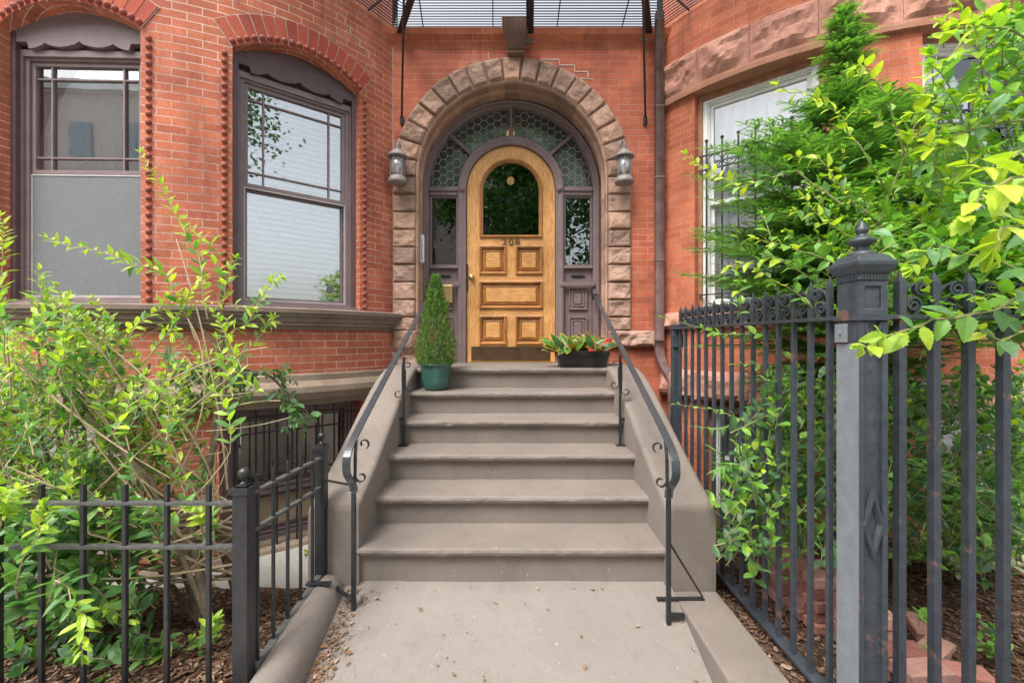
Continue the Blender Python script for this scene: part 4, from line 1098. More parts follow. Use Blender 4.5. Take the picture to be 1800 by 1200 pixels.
for k in (2,3,4):
    for q,s_ in ((.12,1),(-.1,-1)): m.ribbon(spiral(p0+u*(L*(k+.5)/7)+Zv*(.25+q*.5),u*s_,Zv*s_,.05,.008,0,1.5,26),u.cross(Zv),.008,.006)
m.build('scroll',IRON,g)
# ---------------------------------------------------------------- downspout
ds=thing('drainpipe','dark brown metal drainpipe running down the brick corner beside the arch','drainpipe',(1.52,4.43,0))
m=MB(); xx=1.525; yy=4.415
def pipe(m,pts,wx,wy):
    pts=[Vector(p) for p in pts]; vs=[];fs=[];n=12
    for p in pts:
        for k in range(n):
            a=2*pi*k/n; ca,sa=math.cos(a),math.sin(a)
            vs.append(p+Vector((wx*math.copysign(abs(ca)**.5,ca),wy*math.copysign(abs(sa)**.5,sa),0)))
    for i in range(len(pts)-1):
        for k in range(n): fs.append((i*n+k,i*n+(k+1)%n,(i+1)*n+(k+1)%n,(i+1)*n+k))
    fs.append(tuple(range(n))); m.add(vs,fs)
pipe(m,[(xx,yy,4.75),(xx,yy,1.38)],.046,.04); 
pipe(m,[(xx,yy,1.38),(xx,yy,1.26),(xx+.005,yy-.005,1.2),(xx+.03,yy-.02,1.12),(xx+.07,yy-.06,1.03),(xx+.095,yy-.09,.94),(xx+.10,yy-.1,.86),(xx+.10,yy-.1,-.5)],.048,.042)
m.build('pipe',SPOUT,ds,smooth=True)
for z in (3.78,3.05,1.38,2.2):
    m=MB(); pipe(m,[(xx,yy,z-.008),(xx,yy,z+.008)],.052,.046); m.build('pipe_joint' ,SPOUT,ds)
# ---------------------------------------------------------------- lanterns
def lantern(X,label):
    Y=4.33; Z0=1.39+(HZ-288)/F*Y
    t=thing('wall_lantern',label,'wall light',(X,Y,Z0),'wall lanterns')
    m=MB(); m.lathe((X,WY-.055,Z0+.02),[(.05,0),(.05,.01),(.035,.022),(.012,.03)],18,ax=Matrix.Rotation(R_(90),3,'X'))
    m.build('back_plate',LANT,t,smooth=False)
    m=MB(); c=Vector((X,Y+.06,Z0+.195))
    arm=[(X,WY-.07,Z0+.02),(X,WY-.08,Z0+.10),(X,WY-.09,Z0+.18)]+[tuple(c+Vector((0,math.cos(q)*.06,math.sin(q)*.05))) for q in [R_(20+20*k) for k in range(9)]]+[(X,Y,Z0+.15)]
    m.tube(arm,.007,8); 
    s_=1 if X<0 else -1
    m.ribbon(spiral(Vector((X-s_*.02,Y+.01,Z0+.205)),Xv*s_,Zv,.042,.01,R_(-50),.95,22),Yv,.012,.007)
    m.build('arm',LANT,t,smooth=True)
    m=MB(); m.lathe((X,Y,Z0),[(.098,.062),(.103,.070),(.10,.078),(.088,.083),(.08,.10),(.055,.122),(.038,.132),(.034,.142),(.018,.146),(.014,.158),(.018,.164),(.008,.172),(.001,.176)],24); m.build('cap',LANT,t,smooth=True)
    m=MB(); m.lathe((X,Y,Z0),[(.068,-.165),(.068,-.13),(.078,-.14),(.09,-.165),(.096,-.185),(.09,-.2),(.05,-.205),(.01,-.208)],24); m.build('base',LANT,t,smooth=True)
    m=MB(); m.lathe((X,Y,Z0),[(.066,-.135),(.074,.065)],20); m.build('lantern_glass',GLL,t,smooth=True)
    m=MB()
    for k in range(6):
        q=2*pi*k/6+.3; m.tube([(X+.069*math.cos(q),Y+.069*math.sin(q),Z0-.135),(X+.077*math.cos(q),Y+.077*math.sin(q),Z0+.066)],.004,5)
    m.build('cage_bar',LANT,t)
    m=MB(); m.lathe((X,Y,Z0-.09),[(.012,-.04),(.014,0),(.02,.02),(.028,.045),(.022,.07),(.005,.08)],12); m.build('bulb',BULB,t,smooth=True)
    return t
la=lantern((699-900)/F*4.33,'weathered grey wall lantern on the left side of the stone arch, near the bay window')
lb=copy_tree(la,((1097-699)/F*4.33,0,0),'weathered grey wall lantern on the right side of the stone arch, near the drainpipe')
# intercom and brass box
m=MB(); m.box(-.985,-.945,4.56,4.60,2.20,2.50); m.box(-.947,-.941,4.563,4.597,2.21,2.49); t=m.build('intercom',simple('steel_panel',(.62,.64,.67),.35,.3),None,bevel=.002); tag(t,'narrow steel intercom panel with buttons on the left door jamb','intercom')
m=MB()
for k in range(7): m.lathe((-.964,4.558,2.25+.03*k),[(.006,0),(.006,.004),(.001,.005)],8,ax=Matrix.Rotation(R_(90),3,'X'))
m.build('button',simple('btn',(.1,.1,.1),.4),t)
q=px(787,517,4.86); m=MB(); m.box(q.x-.07,q.x+.055,4.83,4.875,q.z-.10,q.z+.09); m.box(q.x-.075,q.x+.06,4.825,4.878,q.z+.07,q.z+.10)
tag(m.build('letter_box',BRASS,None,bevel=.004),'small brass letter box on the mauve panel behind the potted spruce','letter box')

# ---------------------------------------------------------------- fire escape balcony
fe=thing('fire_escape','black iron slatted fire escape balcony above the arched entrance','fire escape',(0,4.5,4.64))
ZB=4.66
m=MB()
for k in range(1,34):
    o=.035*k-.01
    th=math.degrees(math.acos((5.84-4.5+o)/(2.6+o)))
    left=[bp(CL,1,th-2.5*i,2.6+o,ZB) for i in range(12)][::-1]; right=[bp(CR,-1,th-2.5*i,2.6+o,ZB) for i in range(12)]
    m.ribbon(left+right,Zv,.010,.0085)
m.build('slats',IRON,fe)
def beam(m,a,b,wd,h): m.ribbon([a,b],(Vector(b)-Vector(a)).cross(Zv),wd,h)
m=MB()
for x,x2 in ((-1.2,-.60),(.19,.14),(1.45,.97)):
    beam(m,(x,4.5,ZB-.06),(x2,3.3,ZB-.06),.012,.09); m.ribbon([(x,4.5,ZB-.105),(x2,3.3,ZB-.105)],Xv,.075,.01)
for x in (-.93,-.2,.47,1.15): beam(m,(x,4.48,ZB-.02),(x*.9+.03,3.3,ZB-.02),.01,.02)
for th in (52,45,38):
    for c,sg in ((CL,1),(CR,-1)): 
        a=bp(c,sg,th,2.62,ZB-.02); b=bp(c,sg,th,3.6,ZB-.02); beam(m,a,b,.01,.02)
m.build('support_beam',IRON,fe)
for (x,xw) in ((-.84,-1.158),(1.02,1.40)):
    m=MB(); m.tube([(xw,4.48,3.70),(x,3.35,4.56+.03)],.011,8); m.tube([(xw,4.49,3.64),(xw,4.48,3.72)],.02,8); m.build('brace_rod',IRON,fe)
for c,sg,th in ((CL,1,27),(CR,-1,36)):
    m=MB(); a=bp(c,sg,th,2.6,4.22 if sg>0 else 4.45); b=bp(c,sg,th,3.3,4.9); m.tube([a,b],.013,8); m.build('brace_rod',IRON,fe)
m=MB(); m.box(-1.25,-1.05,WY-.05,WY,4.52,4.60);m.box(.12,.23,WY-.055,WY,4.47,4.56); m.box(1.32,1.42,WY-.05,WY,4.50,4.58); m.build('wall_plate',BSW,fe,bevel=.01)
# ---------------------------------------------------------------- plants helpers
def lerp(a,b,t): return a+(b-a)*t
def rv(s=1): return Vector((random.gauss(0,s),random.gauss(0,s),random.gauss(0,s)))
def pal(cs,j=.12):
    c=random.choice(cs); k=1+random.uniform(-j,j); return (c[0]*k*random.uniform(.95,1.05),c[1]*k,c[2]*k)
def leaf(m,p,d,n,L,wd,shape='lance',col=(.1,.3,.05),curl=.15,fold=.25):
    d=d.normalized(); s=d.cross(n)
    if s.length<1e-4: s=d.cross(Vector((1,0,0)))
    s.normalize(); n=s.cross(d).normalized()
    m.cc=col
    if shape=='lance': prof=[(.0,.0),(.22,.62),(.45,1),(.72,.66),(1,0)]
    elif shape=='oval': prof=[(0,0),(.2,.75),(.5,1),(.78,.7),(1,0)]
    elif shape=='serr':
        prof=[(0,0)]
        for i in range(7):
            t=.06+.84*i/6; wq=math.sin(min(1,t*1.35+.12)*pi*.5)*(1-max(0,(t-.35))/.66)**.8
            prof+=[(t,wq*1.05),(t+.035,wq*.86)]
        prof.append((1,0))
    else: prof=[(0,0),(.5,1),(1,0)]
    vs=[];k=len(prof)
    for (t,wq) in prof:
        c=p+d*(L*t)-n*(curl*L*t*t); e=wq*wd*L*.5
        vs+=[c,c+s*e+n*(fold*e),c-s*e+n*(fold*e)]
    fs=[]
    for i in range(k-1):
        a=i*3;b=a+3
        if i==0: fs+=[(a,b+1,b),(a,b,b+2)]
        elif i==k-2: fs+=[(a,a+1,b),(a,b,a+2)]
        else: fs+=[(a,a+1,b+1,b),(a,b,b+2,a+2)]
    m.add(vs,fs)
def bez(p0,p1,p2,n):
    return [p0*(1-t)**2+p1*2*t*(1-t)+p2*t*t for t in [i/n for i in range(n+1)]]
def poly_at(pts,t):
    L=len(pts)-1; x=t*L; i=min(int(x),L-1); return lerp(pts[i],pts[i+1],x-i),(pts[i+1]-pts[i]).normalized()
def shoot(lm,tm,pts,L,sp,cols,tipcols=None,t0=.15,wd=.42,shape='lance',r0=.004,pair=True,up=.5,tipstart=.6,curl=.2,droop=0,size_tip=.55):
    tot=sum((b-a).length for a,b in zip(pts,pts[1:])); n=max(2,int(tot*(1-t0)/sp))
    if tm is not None:
        tm.tube(pts,[lerp(r0,.0012,i/(len(pts)-1)) for i in range(len(pts))],5)
    ph=random.uniform(0,pi)
    for i in range(n+1):
        t=t0+(1-t0)*i/n; p,d=poly_at(pts,t); ph+=pi/2 if pair else 2.4+random.uniform(-.5,.5)
        a=d.cross(Vector((.3,.2,1))).normalized(); b=d.cross(a)
        for q in ((0,pi) if pair else (0,)):
            side=a*math.cos(ph+q)+b*math.sin(ph+q)
            dd=(side+d*.75+Vector((0,0,up*.35-droop))+rv(.15)).normalized()
            nrm=(Vector((0,-.35,1))+rv(.3)).normalized()
            sz=L*random.uniform(.7,1.15)*(lerp(1,size_tip,(t-.5)*2) if t>.5 else 1)
            cs=tipcols if (tipcols and t>tipstart+random.uniform(-.15,.15)) else cols
            leaf(lm,p,dd,nrm,sz,wd*random.uniform(.85,1.15),shape,pal(cs),curl*random.uniform(.4,1.6),random.uniform(.1,.4))
    p,d=pts[-1],(pts[-1]-pts[-2]).normalized()
    for k in range(3): leaf(lm,p,(d+rv(.25)).normalized(),(Vector((0,-.3,1))+rv(.3)),L*.6,wd,shape,pal(tipcols or cols),.1)
GY=[(.42,.56,.06),(.34,.52,.06),(.48,.60,.08),(.28,.46,.06)]
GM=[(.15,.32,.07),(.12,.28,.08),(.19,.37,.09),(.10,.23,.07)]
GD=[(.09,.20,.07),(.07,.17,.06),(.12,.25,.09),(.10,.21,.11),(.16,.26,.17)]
# ---- left shrub
def left_shrub():
    t=thing('leafy_shrub','large loose green shrub with bright new shoots behind the low black fence','shrub',(-1.75,2.35,-.2))
    lm=MB(); tm=MB(); wm_=MB()
    root=[Vector((-1.62,2.32,-.25)),Vector((-1.72,2.38,-.25)),Vector((-1.5,2.42,-.28)),Vector((-2.1,2.3,-.22)),Vector((-2.45,2.35,-.22))]
    # trunks
    trunks=[[root[0],px(335,960,2.3),px(345,880,2.3),px(380,760,2.35),px(400,660,2.4),px(370,600,2.4),px(340,560,2.4)],
            [root[1],px(290,900,2.35),px(230,800,2.35),px(240,700,2.4),px(262,640,2.4)],
            [root[2],px(370,900,2.45),px(375,780,2.5),px(385,640,2.5),px(390,520,2.5),px(400,480,2.5)],
            [root[3],px(120,900,2.3),px(60,760,2.2),px(20,720,2.15)],
            [root[4],px(110,820,2.4),px(110,700,2.35),px(80,600,2.3)],
            [root[0],px(270,840,2.2),px(180,760,2.15),px(90,640,2.1)],
            [root[1],px(150,820,2.45),px(240,720,2.5),px(330,640,2.55),px(420,645,2.6),px(480,660,2.65),px(545,730,2.7)]]
    for k,tr in enumerate(trunks):
        tr=[p+rv(.008) for p in tr]
        wm_.tube(tr,[lerp(.024 if k<3 else .014,.006,i/(len(tr)-1)) for i in range(len(tr))],8)
    # signature shoots
    S=[([(420,560),(330,490),(262,420),(165,460),(90,425)],0,0),]
    sig=[[(345,600,2.35),(290,480,2.3),(200,450,2.2),(85,418,2.15)],
         [(365,560,2.45),(350,450,2.45),(300,360,2.45),(248,270,2.4)],
         [(395,520,2.5),(370,430,2.5),(330,400,2.5)],[(390,540,2.5),(405,480,2.45),(415,455,2.4)],
         [(400,590,2.5),(440,560,2.45),(475,500,2.45),(495,488,2.4)],
         [(400,640,2.5),(450,600,2.5),(470,565,2.5),(480,560,2.5)],
         [(20,700,2.1),(10,560,2.05),(5,450,2.0),(0,380,2.0)],[(70,640,2.2),(68,560,2.15),(70,500,2.15),(70,475,2.15)],
         [(10,640,2.0),(0,560,1.95),(-10,470,1.95)],[(250,640,2.3),(300,580,2.3),(330,520,2.35),(360,490,2.35)],
         [(200,660,2.3),(230,580,2.3),(300,520,2.3),(440,540,2.35)],[(160,700,2.2),(150,600,2.2),(120,540,2.2),(95,530,2.2)],
         [(380,860,2.2),(350,840,2.15),(300,800,2.1),(270,790,2.1)],[(420,700,2.5),(380,690,2.45),(350,740,2.4)],
         [(330,760,2.3),(310,700,2.3),(330,650,2.3)],[(340,1000,2.2),(365,930,2.1),(360,905,2.05),(335,890,2.0)],
         [(90,1000,1.95),(60,900,1.85),(20,880,1.75),(10,900,1.7)],[(60,1100,1.9),(100,1020,1.75),(150,1080,1.7),(145,1150,1.68)],
         [(150,1000,2.0),(190,1060,1.95),(225,1090,1.9)],[(30,1050,1.9),(40,980,1.75),(70,930,1.68),(75,890,1.66)],
         [(260,1180,2.1),(290,1120,2.0),(285,1180,1.95)],[(350,1150,2.1),(370,1110,2.0),(375,1090,2.0)],[(0,1000,1.8),(-10,880,1.7),(30,860,1.65)]]
    for k,s in enumerate(sig):
        P=[px(*q) for q in s]; c=[]
        for a,b in zip(P,P[1:]): c+=[a,lerp(a,b,.33)+rv(.006),lerp(a,b,.66)+rv(.006)]
        c.append(P[-1])
        low=s[0][1]>820
        shoot(lm,tm,c,.078 if not low else .085,.03,GM if low else GM+GY,GY,.12,.36,'lance' if not low else 'oval',.0045,tipstart=.55)
    # arch to the right
    P=trunks[6]; 
    for t_ in [i/30 for i in range(14,31)]:
        p,d=poly_at([Vector(q) for q in P],t_)
        for _ in range(2):
            e=p+Vector((random.uniform(-.13,.13),random.uniform(-.12,.08),random.uniform(-.18,.05)))
            shoot(lm,tm,bez(p,lerp(p,e,.5)+Vector((0,0,.03)),e,4),.07,.026,GD+GM[:2],None,.3,.44,'oval',.0025,droop=.2)
    # body
    def inside(x,y):
        top=560-60*math.sin(x/70)-(60 if 280<x<400 else 0) if x<420 else 9999
        return y>top
    n=0
    while n<370:
        x=random.uniform(-90,430); y=random.uniform(480,960)
        dens=1.0
        if not inside(x,y): continue
        if y>820 and x>230: continue
        if x>330 and y>700 and random.random()<.8: continue
        if x>210 and 540<y<820 and random.random()<.6: continue
        n+=1
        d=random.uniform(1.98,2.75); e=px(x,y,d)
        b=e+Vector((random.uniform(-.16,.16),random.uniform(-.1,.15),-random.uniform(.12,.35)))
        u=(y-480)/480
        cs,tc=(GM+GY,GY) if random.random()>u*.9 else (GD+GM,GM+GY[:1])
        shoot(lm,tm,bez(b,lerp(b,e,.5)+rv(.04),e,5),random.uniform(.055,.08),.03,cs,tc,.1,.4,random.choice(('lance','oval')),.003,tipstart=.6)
        if n%3==0: tm.tube(bez(b,lerp(b,root[n%5],.4)+rv(.12),root[n%5]+Vector((0,0,random.uniform(.3,.8))),6),[.003,.0035,.004,.005,.006,.007,.008],5)
    n=0
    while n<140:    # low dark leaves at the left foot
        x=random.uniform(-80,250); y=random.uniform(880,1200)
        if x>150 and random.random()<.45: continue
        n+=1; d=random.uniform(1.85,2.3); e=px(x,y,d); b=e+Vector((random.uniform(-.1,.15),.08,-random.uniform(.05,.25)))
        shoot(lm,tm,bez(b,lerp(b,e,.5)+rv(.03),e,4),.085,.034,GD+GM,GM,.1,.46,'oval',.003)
    for s_ in ([(60,900,2.2),(230,640,2.1),(470,610,2.3)],[(390,900,2.3),(350,700,2.2),(120,560,2.2)],[(240,960,2.2),(420,700,2.3),(330,560,2.3)],[(10,620,2.1),(150,760,2.05),(300,840,2.1)],[(400,860,2.35),(385,650,2.3),(310,420,2.4)],[(130,900,2.1),(240,790,2.1),(420,650,2.3)]):
        P=[px(*q) for q in s_]; tm.tube(bez(P[0],P[1],P[2],14),[lerp(.006,.003,i/14) for i in range(15)],6)
    for _ in range(70):   # bare crossing twigs
        a=px(random.uniform(0,400),random.uniform(620,900),random.uniform(2.1,2.6)); b=a+Vector((random.uniform(-.35,.35),random.uniform(-.2,.2),random.uniform(-.1,.3)))
        tm.tube(bez(a,lerp(a,b,.5)+rv(.05),b,5),.0022,4)
    lm.build('foliage',LF,t); tm.build('twigs',TWIG,t); wm_.build('stem',BARK,t,smooth=True)
left_shrub()
# ---- yew
def spray(m,p,d,n,L,cols,nl=.015,sp=.0062):
    d=d.normalized(); s=d.cross(n).normalized(); k=int(L/sp); c=pal(cols,.2); m.cc=c
    vs=[];fs=[]
    for i in range(k):
        t=i/k; q=p+d*(L*t)-n*(.25*L*t*t); 
        for sg in (-1,1):
            dd=(s*sg+d*.55+n*random.uniform(-.15,.25)).normalized(); ln=nl*(1-.45*t)*random.uniform(.8,1.15); o=len(vs)
            w_=d*.0030; vs+=[q-w_,q+w_,q+dd*ln]; fs.append((o,o+1,o+2))
    m.add(vs,fs)
def yew():
    t=thing('yew_tree','dark green feathery yew tree in front of the white window','tree',(2.2,2.9,-.25))
    lm=MB(); tm=MB(); X0,Y0=2.22,2.85
    tm.tube([(X0-.05,Y0,-.25),(X0-.02,Y0,.6),(X0,Y0,1.6),(X0+.03,Y0,2.6),(X0+.04,Y0,3.55)],[.035,.03,.024,.015,.004],8)
    YC=[(.13,.31,.07),(.09,.23,.055),(.18,.38,.09),(.06,.15,.04)]; YT=[(.27,.50,.11),(.22,.44,.09)]
    prof=[(.6,.35),(1.0,.7),(1.4,.95),(1.75,1.08),(2.0,1.08),(2.2,1.0),(2.6,.95),(2.85,.62),(3.02,.30),(3.12,.10),(3.25,.22),(3.4,.17),(3.62,.06)]
    def rad(z):
        for (a,b),(c,d) in zip(prof,prof[1:]):
            if a<=z<=c: return lerp(b,d,(z-a)/(c-a))
        return .05
    z=.8; zz_az=0
    while z<3.6:
        zz_az+=2.3
        for _ in range(10 if 1.45<z<2.35 else (6 if z<3 else 4)):
            az=random.uniform(0,2*pi) if random.random()<.4 else zz_az+random.gauss(0,.55); 
            if math.sin(az)>.3 and random.random()<.55: az=-az
            R0=rad(z)*random.uniform(.6,1.08)
            if z<2.9 and math.cos(az)>.2: R0*=1.0
            tip=Vector((X0+math.cos(az)*R0,Y0+math.sin(az)*R0*.62,z+R0*random.uniform(-.12,.22))); base=Vector((X0,Y0,z-R0*.12))
            b=bez(base,lerp(base,tip,.5)+Vector((0,0,.04*R0)),tip,8)
            
            tm.tube(b,[lerp(.007,.0015,i/8) for i in range(9)],4)
            s=.18 if R0>.3 else .05; L=R0; n=int(L*(1-s)/.034)+3
            for i in range(n):
                u=s+(1-s)*i/n; p,d=poly_at(b,u); side=d.cross(Zv).normalized()
                for sg in (-1,1):
                    ln=min(.16,(.05+.30*L*(1-u)))*random.uniform(.7,1.2)
                    dd=(side*sg+d*.8+Vector((0,0,random.uniform(-.25,.30)))).normalized(); nn=(Zv+rv(.25)).normalized()
                    spray(lm,p,dd,nn,ln,YC if u<.6 else YC+YT+YT)
                    if ln>.08:
                        for f in (.35,.65): 
                            q=p+dd*ln*f; spray(lm,q,(dd+d*.9+rv(.25)),nn,ln*.5,YC+YT)
            spray(lm,b[-1],(b[-1]-b[-2]),Zv,.06,YT)
        z+=.042 if z<3 else .028
    lm.build('foliage',LFD,t); tm.build('branches',BARK,t)
yew()
# ---- elm saplings (toothed leaves)
EY=[(.42,.58,.05),(.50,.62,.06),(.34,.52,.05)]; EM=[(.21,.43,.07),(.26,.50,.08),(.17,.36,.07)]; ED=[(.12,.27,.07),(.14,.30,.11),(.17,.33,.15)]
def elm(name,label,sig,L,base,extra=None):
    t=thing(name,label,'sapling',base)
    lm=MB(); tm=MB()
    for (s,l,tip) in sig:
        P=[px(*q) for q in s]; c=[]
        for a,b in zip(P,P[1:]): c+=[a,lerp(a,b,.33)+rv(.005),lerp(a,b,.66)+rv(.005)]
        c.append(P[-1]); shoot(lm,tm,c,l*1.3,l*.5,EM+ED if tip<1 else EM,EY,.08,.74,'serr',.0045 if l<.06 else .006,pair=False,tipstart=tip if tip<1 else .45,curl=.25,droop=.25)
    if extra: extra(lm,tm)
    lm.build('foliage',LF,t); tm.build('twigs',TWIGG,t)
A=[([(1540,520,1.95),(1548,400,1.95),(1580,300,1.95),(1620,180,1.9),(1650,80,1.9),(1675,5,1.85)],.075,1),
   ([(1560,340,1.95),(1529,286,1.9),(1481,205,1.9),(1433,172,1.85),(1367,150,1.85)],.05,.3),
   ([(1545,400,1.95),(1480,330,1.9),(1440,280,1.9),(1390,275,1.9)],.048,.35),
   ([(1480,360,1.9),(1400,300,1.95),(1300,330,2.1),(1250,300,2.2),(1205,272,2.25)],.045,.5),
   ([(1590,270,1.9),(1560,170,1.85),(1520,115,1.85),(1500,60+60,1.85)],.055,.3),
   ([(1600,240,1.9),(1560,215,1.9),(1530,200,1.9)],.05,.3),
   ([(1560,380,1.95),(1500,420,1.9),(1440,380,1.85),(1410,345,1.85)],.05,.4),
   ([(1580,440,1.9),(1480,470,1.85),(1400,440,1.85),(1330,420,1.85)],.055,.7),
   ([(1545,470,1.95),(1440,500,1.9),(1360,450,1.9),(1280,470,2.0)],.055,.75),
   ([(1640,140,1.9),(1700,60,1.9),(1690,20,1.9)],.07,.4),([(1620,200,1.9),(1700,160,1.9),(1740,110,1.9)],.07,.8)]
def ex0(lm,tm):
    for _ in range(170):
        x=random.gauss(1520,110); y=random.gauss(430,75)
        if y<230 or y>560 or x<1290 or (x<1400 and y<370): continue
        d=random.uniform(1.85,2.2); e=px(x,y,d); b=e+Vector((random.uniform(.0,.2),random.uniform(-.05,.15),-random.uniform(.0,.2)))
        shoot(lm,tm,bez(b,lerp(b,e,.5)+Vector((0,0,.04)),e,5),random.uniform(.05,.07),.03,EM+EM+ED,EY+EM,.1,.72,'serr',.0025,pair=False,droop=.25)
elm('elm_sapling','slender elm sapling with yellow green toothed leaves rising in front of the yew',A,.06,(1.75,2.1,-.2),ex0)
def ex(lm,tm):
    for _ in range(190):
        x=random.uniform(1610,1850); y=random.uniform(20,560)
        if x<1700 and y<330 and random.random()<.6: continue
        d=random.uniform(1.5,2.0); e=px(x,y,d); b=e+Vector((random.uniform(.05,.3),random.uniform(0,.2),-random.uniform(.0,.2)))
        shoot(lm,tm,bez(b,lerp(b,e,.5)+Vector((0,0,.05)),e,5),random.uniform(.065,.1),.034,EM+ED+EY[:1],EY+EM,.1,.72,'serr',.003,pair=False,droop=.25)
    for _ in range(80):
        x=random.uniform(1560,1800); y=random.uniform(380,560); d=random.uniform(1.55,1.9); e=px(x,y,d); b=e+Vector((random.uniform(-.1,.25),.1,-.1))
        shoot(lm,tm,bez(b,lerp(b,e,.5)+Vector((0,0,.04)),e,5),.08,.032,EM+ED,EM,.1,.72,'serr',.003,pair=False,droop=.25)
B=[([(1880,330,1.2),(1800,310,1.15),(1730,330,1.12),(1700,380,1.12)],.078,.2),
   ([(1880,420,1.2),(1800,390,1.15),(1760,400,1.1),(1745,440,1.1)],.078,.2),
   ([(1880,470,1.3),(1750,545,1.3),(1640,560,1.28),(1560,590,1.25),(1515,610,1.22)],.062,.6),
   ([(1880,220,1.4),(1800,260,1.35),(1750,300,1.3),(1700,290,1.3)],.07,.3),
   ([(1880,120,1.6),(1790,60,1.55),(1720,40,1.55),(1690,90,1.5)],.06,.6),
   ([(1860,500,1.45),(1740,450,1.4),(1640,430,1.4),(1600,470,1.4)],.055,.8),
   ([(1860,200,1.6),(1700,230,1.6),(1640,260,1.6),(1600,240,1.6)],.06,.2),
   ([(1860,330,1.7),(1720,260,1.7),(1650,200,1.7),(1600,200,1.7)],.06,.3),
   ([(1860,560,1.5),(1760,600,1.5),(1690,560,1.5)],.06,.7)]
elm('elm_tree','leafy elm branches with large bright toothed leaves overhanging the fence post at the right edge',B,.07,(2.6,1.7,-.15),ex)
def ex2(lm,tm):
    for s,l in (([(1480,720,2.3),(1426,664,2.2),(1345,587,2.2),(1268,587,2.35),(1232,576,2.4),(1166,558,2.5)],.055),([(1440,780,2.3),(1400,700,2.25),(1340,640,2.25),(1290,640,2.3)],.05),
                ([(1420,860,2.3),(1360,800,2.2),(1310,740,2.2),(1260,720,2.3),(1185,710,2.5)],.045),([(1430,900,2.2),(1400,840,2.15),(1350,800,2.1),(1340,830,2.1)],.05),
                ([(1420,720,2.2),(1380,660,2.15),(1350,680,2.1),(1420,760,2.1)],.05)):
        P=[px(*q) for q in s]; shoot(lm,tm,P,l,.036,EM+ED[:1],EM+EY[:1],.1,.6,'oval',.003,pair=False,tipstart=.85,droop=.1)
    for _ in range(900):
        x=random.uniform(1215,1830); y=random.uniform(640,960)
        if x<1345 and y<760: continue
        if x<1290 and y>690: continue
        if y>880 and random.random()<.5: continue
        d=random.uniform(1.95,2.9); e=px(x,y,d)
        b=e+Vector((random.uniform(-.15,.15),random.uniform(0,.15),-random.uniform(.1,.3)))
        shoot(lm,tm,bez(b,lerp(b,e,.5)+rv(.03),e,4),random.uniform(.06,.085),.034,GD+EM,EM+GD+EY[:1],.1,.5,'oval',.003,pair=False,droop=.1)
elm('climbing_shrub','dark leafy undergrowth climbing through the bars of the tall fence',[],.05,(2.0,2.5,-.2),ex2)
# hemlock sprays low at right
def hemlock():
    t=thing('hemlock_bough','bright green feathery conifer bough poking through the front fence bars','conifer',(2.2,2.0,0))
    lm=MB(); tm=MB(); HC=[(.16,.38,.09),(.20,.44,.10),(.12,.30,.08)]
    for s in ([(1790,940,1.75),(1700,860,1.72),(1640,810,1.7)],[(1700,870,1.72),(1740,850,1.7),(1790,880,1.7)],[(1760,880,1.8),(1700,830,1.75),(1740,820,1.7)],[(1700,860,1.75),(1650,845,1.7),(1615,815,1.72)],[(1330,900,2.4),(1290,850,2.35),(1260,790,2.3),(1245,770,2.3)],[(1300,740,2.6),(1270,760,2.5),(1230,750,2.5)],[(1330,830,2.4),(1290,800,2.3),(1255,830,2.3)],[(1830,960,1.8),(1760,900,1.75),(1720,895,1.75)]):
        P=[px(*q) for q in s]; b=bez(P[0],P[1],P[2],8); tm.tube(b,[lerp(.004,.0015,i/8) for i in range(9)],4)
        for i in range(14):
            p,d=poly_at(b,.1+.9*i/14); side=d.cross(Zv).normalized()
            for sg in (-1,1): spray(lm,p,side*sg+d*.9+rv(.15),(Zv+rv(.2)).normalized(),random.uniform(.05,.10),HC,.014,.005)
    lm.build('foliage',LFD,t); tm.build('twigs',TWIG,t)
hemlock()
# variegated and small weeds
def weed(x,y,d,n,L,cols,label,name='garden_plant',hh=.12,shape='oval'):
    p=px(x,y,d); t=thing(name,label,'plant',p); lm=MB(); tm=MB()
    for _ in range(n):
        e=p+Vector((random.gauss(0,hh*.7),random.gauss(0,hh*.5),random.uniform(.2,1)*hh))
        b=p+Vector((random.gauss(0,hh*.3),random.gauss(0,hh*.2),-.03))
        shoot(lm,tm,bez(b,lerp(b,e,.5)+Zv*.02,e,3),L,.03,cols,None,.3,.5,shape,.002,pair=True)
    lm.build('foliage',LF,t); tm.build('stem',TWIGG,t)
VAR=[(.50,.60,.38),(.60,.68,.48),(.22,.40,.16),(.40,.54,.28)]
weed(1690,1000,2.7,34,.065,VAR,'cream edged variegated plant behind the front fence bars',hh=.3)
weed(1330,1000,2.9,8,.05,GD,'small dark plant beside the stacked pavers',hh=.12)
weed(1625,1090,2.0,4,.04,EM,'tiny weed just right of the newel post',hh=.05)
weed(1770,1150,1.9,10,.05,EM+GM,'bright low weed in the lower right corner',hh=.1)
weed(1640,1150,1.9,4,.035,EM,'tiny weed in the mulch near the bottom edge',hh=.04)
weed(1555,1105,2.1,3,.035,EM,'tiny weed hugging the foot of the newel post',hh=.04)
weed(1760,930,2.4,24,.06,GM+GD,'dark leafy clump at the right edge behind the bars',hh=.25)
weed(350,1150,2.15,8,.05,GM+GY,'bright seedling in the mulch beside the low fence corner post',hh=.1)
weed(545,975,2.75,4,.03,GY,'little green sprout by the basement wall beside the low fence',hh=.06)
